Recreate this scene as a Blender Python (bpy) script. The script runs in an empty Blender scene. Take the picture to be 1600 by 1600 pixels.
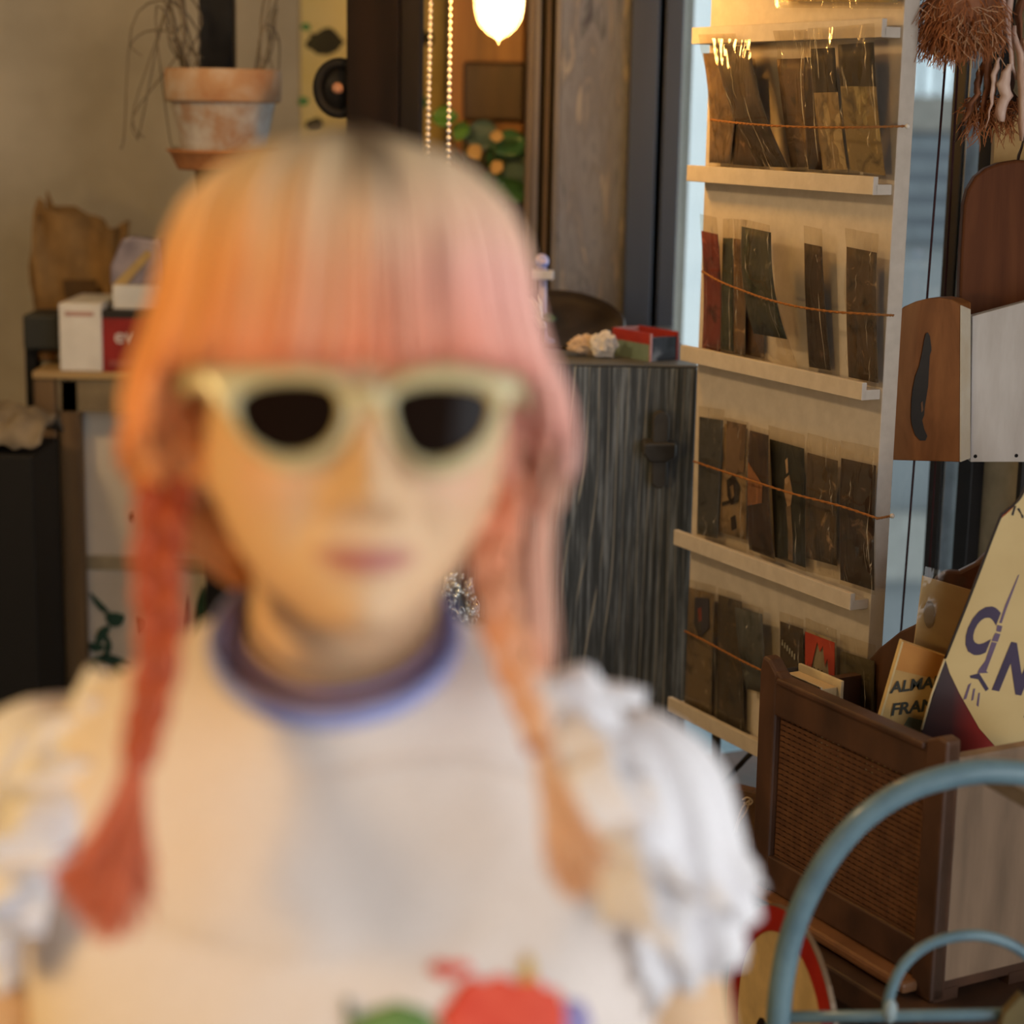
import bpy, math, random
from mathutils import Vector, Matrix, Euler, noise

random.seed(11)
sc = bpy.context.scene
COL = sc.collection
V = Vector
PI = math.pi

# ------------------------------------------------------------------ camera
F = 3070.0                                   # focal length in pixels of the 1600 px frame
PITCH = math.atan(630.0 / F)
ROLL = math.radians(1.1)
CAM = V((0.0, 0.0, 1.5))
FWD = V((0, math.cos(PITCH), -math.sin(PITCH)))
UP0 = V((0, math.sin(PITCH), math.cos(PITCH)))
RIGHT = V((1, 0, 0)) * math.cos(ROLL) + UP0 * math.sin(ROLL)
UP = UP0 * math.cos(ROLL) - V((1, 0, 0)) * math.sin(ROLL)
cd = bpy.data.cameras.new('camera')
cam = bpy.data.objects.new('camera', cd)
COL.objects.link(cam)
m = Matrix((RIGHT, UP, -FWD)).transposed().to_4x4()
m.translation = CAM
cam.matrix_world = m
cd.sensor_width = 36.0
cd.lens = F / 1600.0 * 36.0
cd.clip_start = 0.02
cd.dof.use_dof = True
cd.dof.focus_distance = 2.12
cd.dof.aperture_fstop = 3.1
sc.camera = cam

# ------------------------------------------------------------------ light and exposure
sc.view_settings.view_transform = 'Standard'
sc.view_settings.look = 'None'
sc.view_settings.gamma = 1.0
sc.view_settings.use_curve_mapping = False
sc.view_settings.exposure = 0.0
world = bpy.data.worlds.new('world')
sc.world = world
world.use_nodes = True
bg = world.node_tree.nodes['Background']
bg.inputs['Color'].default_value = (0.955, 0.98, 1.0, 1)
bg.inputs['Strength'].default_value = 2.0


def area(name, loc, target, size, size_y, power, color):
    ld = bpy.data.lights.new(name, 'AREA')
    ld.shape = 'RECTANGLE'; ld.size = size; ld.size_y = size_y
    ld.energy = power; ld.color = color
    o = bpy.data.objects.new(name, ld)
    COL.objects.link(o)
    o.location = loc
    o.rotation_euler = (V(target) - V(loc)).to_track_quat('-Z', 'Y').to_euler()
    return o


def point(name, loc, r, power, color):
    ld = bpy.data.lights.new(name, 'POINT')
    ld.shadow_soft_size = r; ld.energy = power; ld.color = color
    o = bpy.data.objects.new(name, ld)
    COL.objects.link(o)
    o.location = loc
    return o


WARM = (1.0, 0.62, 0.21)
area('shop_window_daylight', (1.75, -1.1, 1.95), (0.1, 1.2, 1.2), 1.6, 1.5, 11, (0.86, 0.93, 1.0))
point('table_lamp_light', (-0.85, 0.48, 1.34), 0.08, 18.5, WARM)
point('ceiling_lamp_light', (-1.0, 2.05, 1.98), 0.08, 24, (1.0, 0.66, 0.32))


# ------------------------------------------------------------------ pixel helpers (a pixel of the frame -> a point at a given distance)
def ray(px, py):
    return FWD + RIGHT * ((px - 800.0) / F) + UP * ((800.0 - py) / F)


def P(px, py, Y):
    r = ray(px, py)
    return CAM + r * (Y / r.y)


def Q(px, py, D):
    return CAM + ray(px, py) * D


def PZ(px, py, z):
    r = ray(px, py)
    return CAM + r * ((z - CAM.z) / r.z)


def on_plane(px, py, p0, n):
    r = ray(px, py)
    return CAM + r * ((p0 - CAM).dot(n) / r.dot(n))


# ------------------------------------------------------------------ materials
def lin(c):
    out = []
    for x in c[:3]:
        x = x / 255.0
        out.append(x / 12.92 if x <= 0.04045 else ((x + 0.055) / 1.055) ** 2.4)
    return (*out, 1.0)


MATS = {}


def new_mat(name):
    mt = bpy.data.materials.new(name)
    mt.use_nodes = True
    nt = mt.node_tree
    return mt, nt, nt.nodes['Principled BSDF']


def coords(nt, stretch=(1, 1, 1), rot=(0, 0, 0)):
    tc = nt.nodes.new('ShaderNodeTexCoord')
    mp = nt.nodes.new('ShaderNodeMapping')
    mp.inputs['Scale'].default_value = stretch
    mp.inputs['Rotation'].default_value = rot
    nt.links.new(tc.outputs['Object'], mp.inputs['Vector'])
    return mp.outputs['Vector']


def noise_node(nt, vec, scale, detail=4, rough=0.55, dist=0.0):
    n = nt.nodes.new('ShaderNodeTexNoise')
    n.inputs['Scale'].default_value = scale
    n.inputs['Detail'].default_value = detail
    n.inputs['Roughness'].default_value = rough
    n.inputs['Distortion'].default_value = dist
    nt.links.new(vec, n.inputs['Vector'])
    return n.outputs['Fac']


def ramp(nt, fac, stops):
    r = nt.nodes.new('ShaderNodeValToRGB')
    el = r.color_ramp.elements
    while len(el) > 1:
        el.remove(el[-1])
    el[0].position = stops[0][0]; el[0].color = lin(stops[0][1])
    for p, c in stops[1:]:
        e = el.new(p); e.color = lin(c)
    nt.links.new(fac, r.inputs['Fac'])
    return r.outputs['Color']


def bump(nt, bsdf, fac, strength, dist=0.002):
    b = nt.nodes.new('ShaderNodeBump')
    b.inputs['Strength'].default_value = strength
    b.inputs['Distance'].default_value = dist
    nt.links.new(fac, b.inputs['Height'])
    nt.links.new(b.outputs['Normal'], bsdf.inputs['Normal'])


def M(name, c1, c2=None, rough=0.6, scale=25, stretch=(1, 1, 1), rot=(0, 0, 0), b=0.0, bd=0.002, metal=0.0,
      spec=0.4, lo=0.35, hi=0.65, detail=5, dist=0.0, coat=0.0, sss=0.0):
    if name in MATS:
        return MATS[name]
    mt, nt, bs = new_mat(name)
    bs.inputs['Roughness'].default_value = rough
    bs.inputs['Metallic'].default_value = metal
    bs.inputs['Specular IOR Level'].default_value = spec
    if coat:
        bs.inputs['Coat Weight'].default_value = coat
        bs.inputs['Coat Roughness'].default_value = 0.12
    if sss:
        bs.inputs['Subsurface Weight'].default_value = sss
        bs.inputs['Subsurface Radius'].default_value = (0.006, 0.003, 0.002)
        bs.inputs['Subsurface Scale'].default_value = 1.0
    c2 = c2 or tuple(int(x * 0.86) for x in c1)
    vec = coords(nt, stretch, rot)
    fac = noise_node(nt, vec, scale, detail, dist=dist)
    nt.links.new(ramp(nt, fac, [(lo, c2), (hi, c1)]), bs.inputs['Base Color'])
    if b:
        bump(nt, bs, fac, b, bd)
    MATS[name] = mt
    return mt


def M_stops(name, stops, rough=0.6, scale=25, stretch=(1, 1, 1), rot=(0, 0, 0), b=0.0, spec=0.4, detail=5, dist=0.5, coat=0):
    if name in MATS:
        return MATS[name]
    mt, nt, bs = new_mat(name)
    bs.inputs['Roughness'].default_value = rough
    bs.inputs['Specular IOR Level'].default_value = spec
    bs.inputs['Coat Weight'].default_value = coat
    vec = coords(nt, stretch, rot)
    fac = noise_node(nt, vec, scale, detail, dist=dist)
    nt.links.new(ramp(nt, fac, stops), bs.inputs['Base Color'])
    if b:
        bump(nt, bs, fac, b)
    MATS[name] = mt
    return mt


def M_attr(name, rough=0.5, spec=0.4, sss=0.0, nscale=0, namp=0.1, aniso=0):
    mt, nt, bs = new_mat(name)
    bs.inputs['Roughness'].default_value = rough
    bs.inputs['Specular IOR Level'].default_value = spec
    if sss:
        bs.inputs['Subsurface Weight'].default_value = sss
        bs.inputs['Subsurface Radius'].default_value = (0.006, 0.003, 0.002)
        bs.inputs['Subsurface Scale'].default_value = 1.0
    a = nt.nodes.new('ShaderNodeAttribute'); a.attribute_name = 'tint'
    out = a.outputs['Color']
    if nscale:
        vec = coords(nt)
        fac = noise_node(nt, vec, nscale, 4)
        hs = nt.nodes.new('ShaderNodeHueSaturation')
        mr = nt.nodes.new('ShaderNodeMapRange')
        mr.inputs[1].default_value = 0.3; mr.inputs[2].default_value = 0.7
        mr.inputs[3].default_value = 1 - namp; mr.inputs[4].default_value = 1 + namp
        nt.links.new(fac, mr.inputs[0])
        nt.links.new(mr.outputs[0], hs.inputs['Value'])
        nt.links.new(out, hs.inputs['Color'])
        out = hs.outputs['Color']
    nt.links.new(out, bs.inputs['Base Color'])
    MATS[name] = mt
    return mt


def M_film(name, tint=(255, 250, 240), gloss=0.10, rough=0.12, b=0.5, bscale=60, stretch=(1, 1, 0.35), haze=0.0):
    """clear crinkly cellophane: see-through, slightly hazy, with sharp creases that catch the light"""
    if name in MATS:
        return MATS[name]
    mt = bpy.data.materials.new(name); mt.use_nodes = True
    nt = mt.node_tree; nt.nodes.clear()
    out = nt.nodes.new('ShaderNodeOutputMaterial')
    mix = nt.nodes.new('ShaderNodeMixShader')
    tr = nt.nodes.new('ShaderNodeBsdfTransparent'); tr.inputs[0].default_value = lin(tint)
    gl = nt.nodes.new('ShaderNodeBsdfGlossy'); gl.inputs['Roughness'].default_value = rough
    gl.inputs['Color'].default_value = (1, 1, 1, 1)
    lw = nt.nodes.new('ShaderNodeLayerWeight'); lw.inputs['Blend'].default_value = .5
    p5_ = nt.nodes.new('ShaderNodeMath'); p5_.operation = 'POWER'; p5_.inputs[1].default_value = 4.5
    nt.links.new(lw.outputs['Facing'], p5_.inputs[0])
    ad = nt.nodes.new('ShaderNodeMath'); ad.operation = 'ADD'; ad.inputs[1].default_value = gloss + .04; ad.use_clamp = True
    base = tr.outputs[0]
    if haze:
        df = nt.nodes.new('ShaderNodeBsdfDiffuse'); df.inputs['Color'].default_value = (.9, .88, .84, 1)
        mh = nt.nodes.new('ShaderNodeMixShader'); mh.inputs[0].default_value = haze
        nt.links.new(tr.outputs[0], mh.inputs[1]); nt.links.new(df.outputs[0], mh.inputs[2])
        base = mh.outputs[0]
    if b:
        vec = coords(nt, stretch)
        fac = noise_node(nt, vec, bscale, 2, 0.5, 1.2)
        sb = nt.nodes.new('ShaderNodeMath'); sb.operation = 'SUBTRACT'; sb.inputs[1].default_value = .5
        ab = nt.nodes.new('ShaderNodeMath'); ab.operation = 'ABSOLUTE'
        pw = nt.nodes.new('ShaderNodeMath'); pw.operation = 'POWER'; pw.inputs[1].default_value = .55
        nt.links.new(fac, sb.inputs[0]); nt.links.new(sb.outputs[0], ab.inputs[0]); nt.links.new(ab.outputs[0], pw.inputs[0])
        bp = nt.nodes.new('ShaderNodeBump'); bp.inputs['Strength'].default_value = b; bp.inputs['Distance'].default_value = 0.003
        nt.links.new(pw.outputs[0], bp.inputs['Height'])
        nt.links.new(bp.outputs[0], gl.inputs['Normal'])
    nt.links.new(p5_.outputs[0], ad.inputs[0])
    nt.links.new(ad.outputs[0], mix.inputs[0])
    nt.links.new(base, mix.inputs[1]); nt.links.new(gl.outputs[0], mix.inputs[2])
    nt.links.new(mix.outputs[0], out.inputs[0])
    MATS[name] = mt
    return mt


def M_emit(name, color, strength):
    mt, nt, bs = new_mat(name)
    bs.inputs['Base Color'].default_value = (1, 0.9, 0.7, 1)
    bs.inputs['Emission Color'].default_value = (*color, 1)
    bs.inputs['Emission Strength'].default_value = strength
    MATS[name] = mt
    return mt


# ------------------------------------------------------------------ mesh helpers
class MB:
    def __init__(s):
        s.v = []; s.f = []; s.c = []

    def add(s, vs, fs, col=None):
        o = len(s.v)
        s.v.extend(V(p) for p in vs)
        s.f.extend(tuple(i + o for i in f) for f in fs)
        if col is not None:
            s.c.extend([col] * len(vs) if not isinstance(col, list) else col)
        return s

    def frame_box(s, o, ax, ay, az, x, y, z):
        """box in the frame (o; ax, ay, az) with ranges x, y, z"""
        vs = [o + ax * a + ay * b + az * c for c in z for b in y for a in x]
        return s.add(vs, [(0, 2, 3, 1), (4, 5, 7, 6), (0, 1, 5, 4), (2, 6, 7, 3), (0, 4, 6, 2), (1, 3, 7, 5)])

    def box(s, x, y, z):
        return s.frame_box(V((0, 0, 0)), V((1, 0, 0)), V((0, 1, 0)), V((0, 0, 1)), x, y, z)

    def tube(s, pts, r, n=8, cap=True, col=None, flat=1.0, ref=None):
        pts = [V(p) for p in pts]
        k = len(pts)
        rs = [r] * k if not isinstance(r, (list, tuple)) else list(r)
        o = len(s.v); prev = ref
        for i, p in enumerate(pts):
            t = (pts[min(i + 1, k - 1)] - pts[max(i - 1, 0)])
            t = t.normalized() if t.length > 1e-9 else V((0, 0, 1))
            if prev is None:
                prev = V((0, 1, 0)) if abs(t.y) < 0.9 else V((1, 0, 0))
            a = (prev - t * prev.dot(t))
            a = a.normalized() if a.length > 1e-6 else t.orthogonal().normalized()
            b = t.cross(a)
            prev = a
            for j in range(n):
                q = 2 * PI * j / n
                s.v.append(p + a * (math.cos(q) * rs[i] * flat) + b * (math.sin(q) * rs[i]))
        for i in range(k - 1):
            for j in range(n):
                j2 = (j + 1) % n
                s.f.append((o + i * n + j, o + i * n + j2, o + (i + 1) * n + j2, o + (i + 1) * n + j))
        if cap:
            s.f.append(tuple(o + j for j in reversed(range(n))))
            s.f.append(tuple(o + (k - 1) * n + j for j in range(n)))
        if col is not None:
            if isinstance(col, list):
                for i in range(k):
                    s.c.extend([col[i]] * n)
            else:
                s.c.extend([col] * (k * n))
        return s

    def lathe(s, o, prof, n=32, axis=V((0, 0, 1)), sx=1.0):
        o = V(o); az = V(axis).normalized()
        ax = V((1, 0, 0)) if abs(az.x) < 0.9 else V((0, 1, 0))
        ax = (ax - az * ax.dot(az)).normalized(); ay = az.cross(ax)
        return s.grid(lambda i, j: o + (ax * math.cos(2 * PI * i / n) * sx + ay * math.sin(2 * PI * i / n)) * prof[j][0] + az * prof[j][1],
                      n, len(prof), closed=True, caps=True)

    def grid(s, fn, nu, nv, closed=False, caps=False):
        o = len(s.v)
        for j in range(nv):
            for i in range(nu):
                s.v.append(V(fn(i, j)))
        for j in range(nv - 1):
            for i in range(nu if closed else nu - 1):
                i2 = (i + 1) % nu
                s.f.append((o + j * nu + i, o + j * nu + i2, o + (j + 1) * nu + i2, o + (j + 1) * nu + i))
        if caps:
            s.f.append(tuple(o + i for i in reversed(range(nu))))
            s.f.append(tuple(o + (nv - 1) * nu + i for i in range(nu)))
        return s

    def prism(s, outline, ext):
        n = len(outline); ext = V(ext)
        vs = [V(p) for p in outline] + [V(p) + ext for p in outline]
        fs = [tuple(reversed(range(n))), tuple(range(n, 2 * n))]
        fs += [(i, (i + 1) % n, n + (i + 1) % n, n + i) for i in range(n)]
        return s.add(vs, fs)

    def sphere(s, c, r, nu=14, nv=9, sc3=(1, 1, 1), col=None):
        c = V(c); o = len(s.v)
        s.grid(lambda i, j: c + V((r * sc3[0] * math.sin(PI * (j + .02) / (nv - 1 + .04)) * math.cos(2 * PI * i / nu),
                                   r * sc3[1] * math.sin(PI * (j + .02) / (nv - 1 + .04)) * math.sin(2 * PI * i / nu),
                                   -r * sc3[2] * math.cos(PI * (j + .02) / (nv - 1 + .04)))), nu, nv, closed=True, caps=True)
        if col is not None:
            s.c.extend([col] * (len(s.v) - o))
        return s

    def build(s, name, mat, parent=None, smooth=True, bevel=0.0, solid=0.0, sub=0, kind=None, label=None):
        vs = s.v
        me = bpy.data.meshes.new(name)
        ob = bpy.data.objects.new(name, me)
        loc = V((0, 0, 0))
        if parent is None and vs:
            xs = [p.x for p in vs]; ys = [p.y for p in vs]; zs = [p.z for p in vs]
            loc = V(((min(xs) + max(xs)) / 2, (min(ys) + max(ys)) / 2, min(zs)))
            vs = [p - loc for p in vs]
        me.from_pydata([tuple(p) for p in vs], [], s.f)
        if s.c and len(s.c) == len(vs):
            at = me.color_attributes.new('tint', 'FLOAT_COLOR', 'POINT')
            for i, c in enumerate(s.c):
                at.data[i].color = (c[0], c[1], c[2], 1)
        if mat:
            me.materials.append(mat)
        me.update()
        if smooth:
            me.polygons.foreach_set('use_smooth', [True] * len(me.polygons))
        COL.objects.link(ob)
        ob.location = loc
        if parent is not None:
            ob.parent = parent
            ob.matrix_parent_inverse = Matrix.Translation(-parent.location) if parent.parent is None else Matrix.Identity(4)
        if solid:
            md = ob.modifiers.new('solid', 'SOLIDIFY'); md.thickness = solid; md.offset = 0
        if bevel:
            md = ob.modifiers.new('bevel', 'BEVEL'); md.width = bevel; md.segments = 2; md.limit_method = 'ANGLE'; md.angle_limit = 0.7
            md.harden_normals = False
        if sub:
            md = ob.modifiers.new('sub', 'SUBSURF'); md.levels = sub; md.render_levels = sub
        if kind:
            ob['kind'] = kind
        if label:
            ob['label'] = label
        return ob


def tag(o, label, cat, group=None):
    o['label'] = label; o['category'] = cat
    if group:
        o['group'] = group
    return o


def thing(name, loc, label, cat, group=None):
    o = bpy.data.objects.new(name, None)
    o.empty_display_size = 0.05
    COL.objects.link(o)
    o.location = V(loc)
    return tag(o, label, cat, group)


def struct(name, mb, mat, **k):
    o = mb.build(name, mat, None, kind='structure', **k)
    return o


def lerp(a, b, t):
    return a + (b - a) * t


def table_interp(tab, x):
    """piecewise smooth interpolation of rows (x, a, b, ...), x descending or ascending"""
    t = tab if tab[0][0] < tab[-1][0] else tab[::-1]
    if x <= t[0][0]:
        return t[0][1:]
    for i in range(len(t) - 1):
        if x <= t[i + 1][0]:
            u = (x - t[i][0]) / (t[i + 1][0] - t[i][0])
            p0 = t[max(i - 1, 0)]; p1 = t[i]; p2 = t[i + 1]; p3 = t[min(i + 2, len(t) - 1)]
            res = []
            for k in range(1, len(p1)):
                h = p2[0] - p1[0]
                m1 = (p2[k] - p0[k]) / max(p2[0] - p0[0], 1e-6) * h
                m2 = (p3[k] - p1[k]) / max(p3[0] - p1[0], 1e-6) * h
                u2, u3 = u * u, u * u * u
                res.append((2 * u3 - 3 * u2 + 1) * p1[k] + (u3 - 2 * u2 + u) * m1 + (-2 * u3 + 3 * u2) * p2[k] + (u3 - u2) * m2)
            return res
    return t[-1][1:]


def spline(pts, n):
    """Catmull-Rom through pts, n points"""
    pts = [V(p) for p in pts]
    k = len(pts) - 1
    out = []
    for i in range(n):
        u = i / (n - 1) * k
        a = min(int(u), k - 1); t = u - a
        p0 = pts[max(a - 1, 0)]; p1 = pts[a]; p2 = pts[a + 1]; p3 = pts[min(a + 2, k)]
        out.append(0.5 * ((2 * p1) + (p2 - p0) * t + (2 * p0 - 5 * p1 + 4 * p2 - p3) * t * t + (3 * p1 - p0 - 3 * p2 + p3) * t ** 3))
    return out


def text_mb(body, size, origin, ax, ay, bold=0.014, shear=0.0):
    """flat lettering in the plane (origin; ax right, ay up), centred on origin"""
    cu = bpy.data.curves.new('lettering', 'FONT')
    cu.body = body; cu.size = size; cu.align_x = 'CENTER'; cu.align_y = 'CENTER'; cu.shear = shear
    cu.resolution_u = 4; cu.offset = size * bold
    ob = bpy.data.objects.new('lettering', cu)
    COL.objects.link(ob)
    dg = bpy.context.evaluated_depsgraph_get()
    me = bpy.data.meshes.new_from_object(ob.evaluated_get(dg))
    bpy.data.objects.remove(ob, do_unlink=True)
    mb = MB()
    mb.add([V(origin) + ax * v.co.x + ay * v.co.y for v in me.vertices], [tuple(p.vertices) for p in me.polygons])
    bpy.data.meshes.remove(me)
    return mb


EX, EY, EZ = V((1, 0, 0)), V((0, 1, 0)), V((0, 0, 1))

# ================================================================== the setting
YB = 3.6                 # back wall on the left
YP = 3.0                 # partition with the post and the window jamb
D_H = V((ray(-850, 150).x, ray(-850, 150).y, 0)).normalized()     # the direction in which rack and window wall recede
E_H = -D_H                                                        # towards the viewer, to the right
N_H = V((-D_H.y, D_H.x, 0))                                       # facing the room (left, towards the viewer)
A_W = P(1062, 300, YP); A_W.z = 0

m_plaster = M('beige plaster', (182, 174, 158), (164, 156, 140), rough=0.9, scale=6, b=0.15)
m_ceiling = M('ceiling paint', (150, 140, 125), rough=0.95)
m_floor = M('dark floor boards', (92, 70, 52), (60, 44, 33), rough=0.5, scale=9, stretch=(6, 0.6, 1), b=0.1)
m_black = M('black paint', (24, 24, 26), (16, 16, 18), rough=0.6, spec=.15, scale=40)
m_frame = M('blue grey black frame paint', (62, 71, 88), (50, 58, 74), rough=0.4, scale=8, stretch=(1, 1, .2))
m_grey = M('pale paving', (200, 201, 202), rough=0.9)

mb = MB()
struct('floor', MB().box((-2.3, 1.6), (-2.0, YB + 0.1), (-0.06, 0)), m_floor, smooth=False)
struct('ceiling', MB().box((-2.3, 1.6), (-1.6, YB + 0.1), (2.62, 2.7)), m_ceiling, smooth=False)
struct('wall_back', MB().box((-2.3, A_W.x + .02), (YB, YB + 0.1), (0, 2.62)), m_plaster, smooth=False)
struct('wall_left', MB().box((-2.4, -2.3), (-1.6, YB), (0, 2.62)), m_plaster, smooth=False)

struct('wall_front', MB().box((-2.4, .85), (-1.7, -1.6), (0, 2.62)), m_plaster, smooth=False)

# partition: post of weathered wood between thin mouldings and the dark jamb of the shop window
m_post = M_stops('weathered grey wood', [(0.28, (84, 88, 100)), (0.42, (132, 136, 148)), (0.55, (118, 120, 130)), (0.72, (178, 172, 164))],
                 rough=0.8, spec=.2, scale=9, stretch=(5, 5, 0.9), b=0.25, dist=1.2)
m_mould = M('brown moulding paint', (112, 94, 74), (88, 72, 56), rough=0.5, scale=15, stretch=(3, 3, .3))
m_mould2 = M('grey moulding paint', (135, 128, 124), (110, 104, 100), rough=0.4, scale=15, stretch=(3, 3, .3))
m_mould3 = M('dark gap paint', (42, 36, 32), rough=0.8)


def xat(px, Y, py=250):
    return P(px, py, Y).x


def vboard(name, x0, x1, y0, y1, mat, z0=0.0, z1=2.62, bevel=0.002):
    return struct(name, MB().box((x0, x1), (y0, y1), (z0, z1)), mat, bevel=bevel, smooth=False)


px_edges = [(820, 833, m_mould, 0.0), (833, 841, m_mould2, .012), (841, 850, m_mould3, .03), (850, 857, m_mould, .01), (857, 864, m_mould3, .03), (864, 872, m_mould2, -.006)]
for i, (a, b, mt, dy) in enumerate(px_edges):
    vboard('trim_%d' % (i + 1), xat(a, YP), xat(b, YP), YP + dy, YP + 0.09, mt)
vboard('trim_7', xat(872, YP), xat(979, YP), YP - 0.004, YP + 0.09, m_post)
vboard('trim_8', xat(979, YP), xat(1022, YP), YP - 0.03, YP + 0.09, m_frame)
vboard('trim_9', xat(1022, YP), xat(1032, YP), YP + 0.02, YP + 0.09, m_black)
vboard('trim_10', xat(1032, YP), xat(1060, YP), YP - 0.02, YP + 0.09, m_frame)
# wall behind the partition closes the corner to the back wall
struct('wall_partition', MB().box((xat(824, YP), A_W.x + 0.02), (YP + 0.09, YB), (0, 2.62)), m_plaster, smooth=False)

# dark pillar in front of the poster
pil = thing('pillar', P(598, 900, 2.72) * 1, '', '')
pil.location.z = 0
del pil['label'], pil['category']
pil.name = 'trim_11'; pil['kind'] = 'structure'
m_pillar = M('black brown stained pillar', (28, 21, 20), (18, 15, 15), rough=0.7, spec=.08, scale=8, stretch=(4, 4, .5), b=0.1)
m_pillar2 = M('black blue pillar face', (30, 28, 31), (22, 21, 23), spec=.08, rough=0.7, scale=8, stretch=(4, 4, .5))
MB().box((xat(541, 2.72), xat(622, 2.72)), (2.72, 2.80), (0, 2.62)).build('pillar_board', m_pillar, pil, smooth=False, bevel=0.003)
MB().box((xat(622, 2.72), xat(656, 2.72)), (2.727, 2.80), (0, 2.62)).build('pillar_board', m_pillar2, pil, smooth=False, bevel=0.003)
kc = P(533, 138, 2.74)
wheel = thing('crank_wheel', kc - V((0, 0, 0.04)), 'small black round wheel mounted on the left side of the dark pillar', 'wheel')
rim = MB()
rim.tube([kc + V((math.cos(a) * .030 - .002, 0, math.sin(a) * .034)) for a in [2 * PI * i / 28 for i in range(29)]], .007, 8)
rim.build('rim', m_black, wheel)
MB().lathe(kc + V((0, .012, 0)), [(.028, 0), (.030, .006), (.028, .012)], 20, axis=V((0, -1, 0))).build('disc', m_black, wheel)
MB().lathe(kc + V((-.004, -.001, 0)), [(.001, 0), (.006, .002), (.008, .009), (.004, .013)], 14, axis=V((0, -1, 0))).build('hub', M('rose brass', (150, 110, 90), rough=.6), wheel)
MB().tube([kc, kc + V((.03, .01, 0))], .006, 8).build('axle', m_black, wheel)

# ---------------------------------------------------------------- shop window on the right
def W(s, n, z):
    return A_W + E_H * s + N_H * n + V((0, 0, z))


def wpix(px, py=800, off=0.0):
    p = on_plane(px, py, A_W + N_H * off, N_H)
    return (p - A_W).dot(E_H)


def wbox(s, n, z):
    return MB().frame_box(A_W, E_H, N_H, EZ, s, n, z)


m_glass = M_film('window glass', tint=(236, 242, 243), gloss=0.0, rough=0.02, b=0.0)
m_alu = M('bare aluminium edge', (190, 200, 210), rough=0.35, metal=0.6)
m_jamb = M('black window bar paint', (36, 33, 33), (28, 26, 26), rough=0.5, scale=30)
s_m1a, s_m1b = wpix(1466, 800), wpix(1486, 800)
s_m2a, s_m2b = wpix(1511, 800), wpix(1533, 800)
s_w2 = wpix(1592, 800)
win = thing('window_1', A_W, 'x', 'x'); del win['label'], win['category']; win['kind'] = 'structure'
wbox((0.0, s_m1a), (-.004, .002), (.35, 2.4)).build('pane', m_glass, win, smooth=False)
wbox((s_m1b, s_m2a), (-.004, .002), (.35, 2.4)).build('pane', m_glass, win, smooth=False)
wbox((s_m1a, s_m1b), (-.02, .02), (.35, 2.4)).build('mullion', m_jamb, win, smooth=False, bevel=.002)
wbox((s_m1b, s_m1b + .003), (-.02, .016), (.35, 2.4)).build('mullion_edge', m_alu, win, smooth=False)
wbox((s_m2a, s_m2b), (-.03, .02), (.35, 2.4)).build('window_frame', m_jamb, win, smooth=False, bevel=.002)
wbox((-.01, s_m2b), (-.04, .03), (2.4, 2.62)).build('window_head', m_jamb, win, smooth=False)
wbox((-.01, s_m2b), (-.04, .06), (0.0, .35)).build('window_base', m_jamb, win, smooth=False)
struct('wall_right', wbox((s_m2b, s_m2b + 1.6), (-.08, .0), (0, 2.62)), M('cream wall paint', (196, 176, 140), rough=.9), smooth=False)

# outside: street, pale neighbour wall, grey house with a shutter
struct('street_ground', MB().box((-1, 9), (3.8, 14), (-1.6, -1.5)), m_grey, smooth=False)
m_render = M('white render', (240, 244, 244), (228, 234, 236), rough=.9, scale=3)
YN = 9.0
nb = thing('neighbour_building', P(1110, 800, YN).xy.to_3d(), 'white rendered house wall outside the shop window behind the postcard rack', 'building')
x0, x1 = xat(960, YN), xat(1330, YN)
MB().box((x0, x1), (YN, YN + .2), (-1.5, 4.2)).build('wall', m_render, nb, smooth=False)
MB().box((x0, x1), (YN - .05, YN + .01), (-1.5, P(1100, 1160, YN).z + .6)).build('plinth', M('blue grey plinth', (150, 170, 180), rough=.8), nb, smooth=False)
far = thing('grey_house', P(1480, 800, 7.6).xy.to_3d(), 'blurred grey house front across the street seen through the window glass', 'building')
xa, xb = xat(1335, 7.6), xat(1800, 7.6)


def fz(py):
    return P(1450, py, 7.6).z


MB().box((xa, xb), (7.6, 7.9), (-1.5, 4.0)).build('wall', M('grey house wall', (116, 120, 122), (104, 109, 112), rough=.9, scale=2), far, smooth=False)
MB().box((xa, xb), (7.55, 7.6), (fz(205), fz(150))).build('cornice', M('taupe band', (122, 118, 112), rough=.9), far, smooth=False)
MB().box((xa, xb), (7.57, 7.6), (fz(380), fz(208))).build('shutter', M('blue grey shutter', (92, 98, 104), (82, 88, 95), rough=.7, scale=3), far, smooth=False)
for k in range(3):
    MB().box((xat(1408 + 28 * k, 7.55), xat(1428 + 28 * k, 7.55)), (7.56, 7.6), (fz(150), fz(70))).build(
        'window_pane', M('pale bright pane', (226, 238, 244), rough=.3), far, smooth=False)
for k in range(5):
    z = lerp(fz(380), fz(208), (k + .5) / 5)
    MB().box((xa, xb), (7.555, 7.572), (z - .016, z + .016)).build('shutter_slat', M('shutter slat', (106, 113, 118), rough=.7), far, smooth=False)
MB().box((xa, xb), (7.52, 7.6), (fz(900), fz(800))).build('sill', M('pale sill', (140, 140, 136), rough=.8), far, smooth=False)

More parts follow.
